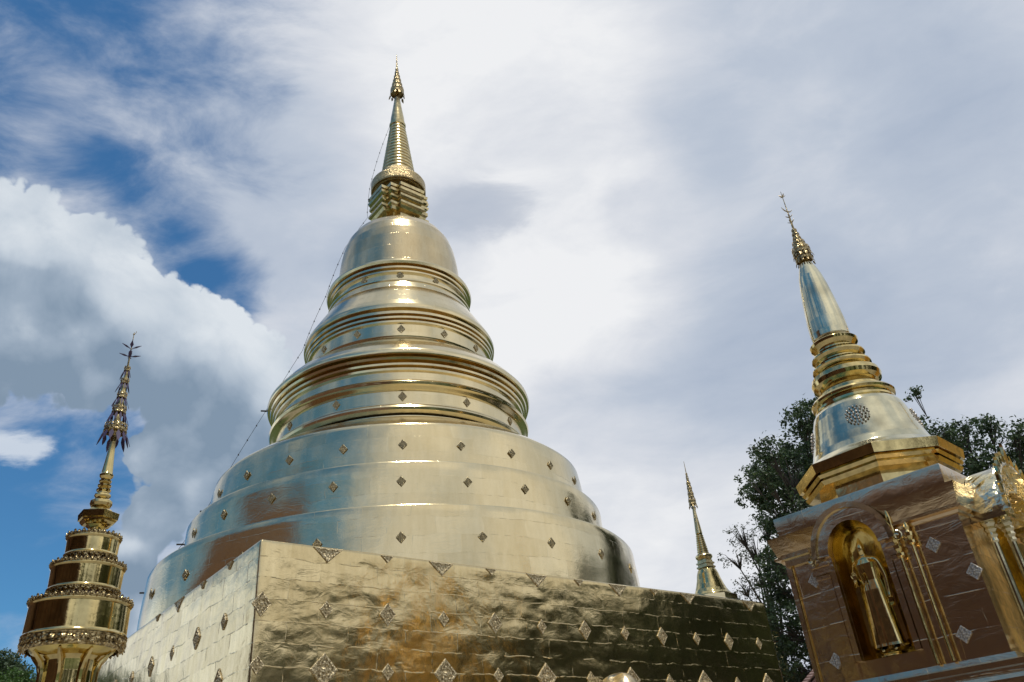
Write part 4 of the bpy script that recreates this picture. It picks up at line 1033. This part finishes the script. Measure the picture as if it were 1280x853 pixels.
def tree(name, label, loc, blobs, mat, leaf=.14, dens=14, seed=1, gap=.35, per=26, tr=.35, fork=.35, group=None, twig=3, cat='tree'):
    t = thing(name, label, cat, loc, 0, group)
    L0 = Vector(loc); bl = [(x-L0.x, y-L0.y, z-L0.z, r) for x, y, z, r in blobs]
    P = leaf_cloud('crown', mat, t, bl, leaf, dens, seed, gap, per)
    mb = MB(); rg = random.Random(seed)
    zmin = min(b[2]-b[3] for b in bl); fz = max(2.0, zmin*fork*2)
    zt = max(b[2] for b in bl)
    trunk = [(0, 0, 0), (.1, .05, fz*.3), (-.1, .1, fz*.65), (.05, 0, fz), (.2, .1, fz+(zt-fz)*.35), (.1, .2, fz+(zt-fz)*.6)]
    mb.tube(trunk, [tr*1.3, tr, tr*.9, tr*.8, tr*.4, tr*.08], 10)
    for (x, y, z, r) in bl:
        st = fz + (z-fz)*rg.uniform(.15, .55); a = Vector((.1, .08, max(fz*.8, st-1))); e_ = Vector((x, y, z))
        mid = a.lerp(e_, .5) + Vector((rg.uniform(-.3, .3), rg.uniform(-.3, .3), rg.uniform(.1, .5)))
        q = a.lerp(mid, .5) + Vector((0, 0, .2)); w = min(tr*.45, .004 + r*.085 if r > .4 else .04*r)
        mb.tube([a, q, mid, mid.lerp(e_, .6), e_], [w, w*.8, w*.6, w*.4, w*.25], 6)
        near = [Vector(p) for p in P if (Vector(p)-e_).length < r*1.15]
        rg.shuffle(near)
        for p in near[:int(twig*5)]:
            m2 = e_.lerp(p, .5) + Vector((rg.uniform(-.1, .1), rg.uniform(-.1, .1), .08))
            mb.tube([mid.lerp(e_, .7), m2, p], [w*.28+.008, .014, .006], 4, cap=False)
    mb.build('trunk', M['bark'], t)
    return t
TA = [(9.99, 34.59, 14.17, 0.58), (10.51, 35.48, 13.57, 0.74), (10.94, 33.25, 14.76, 0.71), (11.76, 34.03, 14.03, 1.15), (10.51, 33.38, 13.53, 0.84), (12.89, 33.61, 16.3, 0.88), (13.93, 34.28, 17.22, 0.53), (13.23, 34.55, 15.28, 1.3), (11.32, 35.23, 12.63, 0.94), (11.7, 34.05, 11.82, 1.57), (14.08, 35.29, 13.9, 1.85), (15.07, 35.97, 16.55, 1.56), (10.52, 35.47, 9.37, 1.04), (10.12, 34.55, 7.39, 1.48), (10.07, 33.52, 10.08, 0.87), (15.6, 35.75, 12.37, 2.56), (13.57, 35.5, 9.59, 2.79), (10.46, 35.49, 5.96, 1.98), (13.0, 38.8, 15.4, 2.0), (15.2, 40.0, 16.2, 1.9), (13.6, 39.0, 12.0, 2.4)]
TB = [(15.55, 29.11, 13.33, 0.63), (15.57, 27.96, 12.54, 0.72), (17.3, 29.27, 13.22, 0.69), (17.57, 27.93, 12.84, 0.48), (15.74, 29.0, 14.92, 0.26), (17.25, 29.3, 12.22, 1.11), (17.44, 28.02, 11.18, 1.05), (17.58, 26.74, 11.64, 0.62), (16.26, 30.99, 12.34, 1.62), (16.5, 29.73, 10.2, 2.11), (18.55, 28.5, 10.78, 1.77), (20.26, 28.54, 11.9, 1.8), (19.15, 28.09, 9.36, 2.27), (17.34, 30.4, 8.48, 2.69)]
TC = [(10.72, 40.61, 13.35, 0.91), (11.54, 41.42, 12.59, 1.08), (9.93, 39.78, 11.87, 0.8), (11.14, 40.5, 10.95, 1.0), (10.52, 41.69, 10.71, 0.9), (12.39, 41.18, 13.7, 0.92), (12.09, 40.22, 11.78, 1.0)]
TD = [(-24.05, 36.85, 9.62, 0.72), (-23.96, 38.09, 9.6, 0.67), (-25.07, 37.37, 9.52, 1.09), (-24.01, 36.87, 8.68, 1.07), (-23.03, 37.49, 8.34, 0.93)]
TE = [(-20.56, 31.96, 8.0, 0.5), (-20.02, 32.3, 7.94, 0.44), (-20.28, 30.94, 7.5, 0.72), (-20.23, 32.17, 7.43, 0.68)]
tree('tall_tree', 'tall dark leafy tree directly left of and behind the copper-toned shrine', (13.2, 35.4, 0), TA, M['leafdark'], leaf=.17, dens=19, seed=2, gap=.6, per=30, tr=.42)
tree('broad_tree', 'broad dark tree rising behind the shrine at the right edge', (17.6, 29.6, 0), TB, M['leafdark'], leaf=.16, dens=19, seed=5, gap=.6, per=30, tr=.38)
tree('twiggy_tree', 'thin twiggy tree with sparse grey foliage beside the slim distant stupa', (11.4, 41.0, 0), TC, M['leafblue'], leaf=.13, dens=9, seed=8, gap=.5, per=12, tr=.22, twig=6)
tree('dark_tree', 'dark green tree top at the bottom left corner, behind the brighter bush', (-24.2, 37.6, 0), TD, M['leafdark'], leaf=.15, dens=26, seed=11, per=28, tr=.25)
tree('bright_tree', 'bright green round tree top low in the bottom left corner', (-20.3, 31.9, 0), TE, M['leafgreen'], leaf=.10, dens=60, seed=12, per=34, tr=.2)
# trees mirrored in the gold, standing right of and behind the camera
rb = random.Random(4)
src = None
def generic_blobs(h, w, seed):
    r = random.Random(seed); out = []
    for k in range(16):
        a = r.uniform(0, 2*PI); q = r.uniform(.1, 1)**.6*w; z = h*r.uniform(.38, .92); out.append((q*math.cos(a), q*math.sin(a), z, r.uniform(.22, .36)*w*1.2))
    return out
gen = tree('garden_tree', 'rounded dark tree of the grove right of and behind the camera', (0, 0, 0), generic_blobs(14, 5.2, 3), M['leafgrove'], leaf=.34, dens=5, seed=30, per=22, tr=.4, twig=1, group='trees of the temple garden out of view')
spots = [(44, 50, 1.25), (45, 22, 1.2), (40, 4, 1.1), (47, 31, 1.25), (46, 41, 1.25), (44, 13, 1.2), (43, -3, 1.1), (54, 51, 1.3), (55, 32, 1.3), (54, 16, 1.2), (52, 56, 1.15), (55, 46, 1.2), (51, 36, 1.05), (53, 27, 1.1), (50, 18, 1.0), (47, 9, .95), (49, 1, 1.0), (42, -9, .95), (36, -19, .9), (26, -27, .85), (15, -30, .8), (4, -32, .8), (-8, -33, .8)]
for i, (x, y, s) in enumerate(spots):
    o = gen if i == 0 else copy_tree(gen)
    o.location = (x, y, 0); o.rotation_euler = (0, 0, i*1.9); s *= 1.15; o.scale = (s, s, s*rb.uniform(.92, 1.08))

# ------------------------------------------------------------------ view
scn.view_settings.view_transform = 'Standard'; scn.view_settings.look = 'None'; scn.view_settings.gamma = 1
scn.view_settings.exposure = 0.0
scn.render.engine = 'CYCLES'
scn.cycles.max_bounces = 8; scn.cycles.glossy_bounces = 5
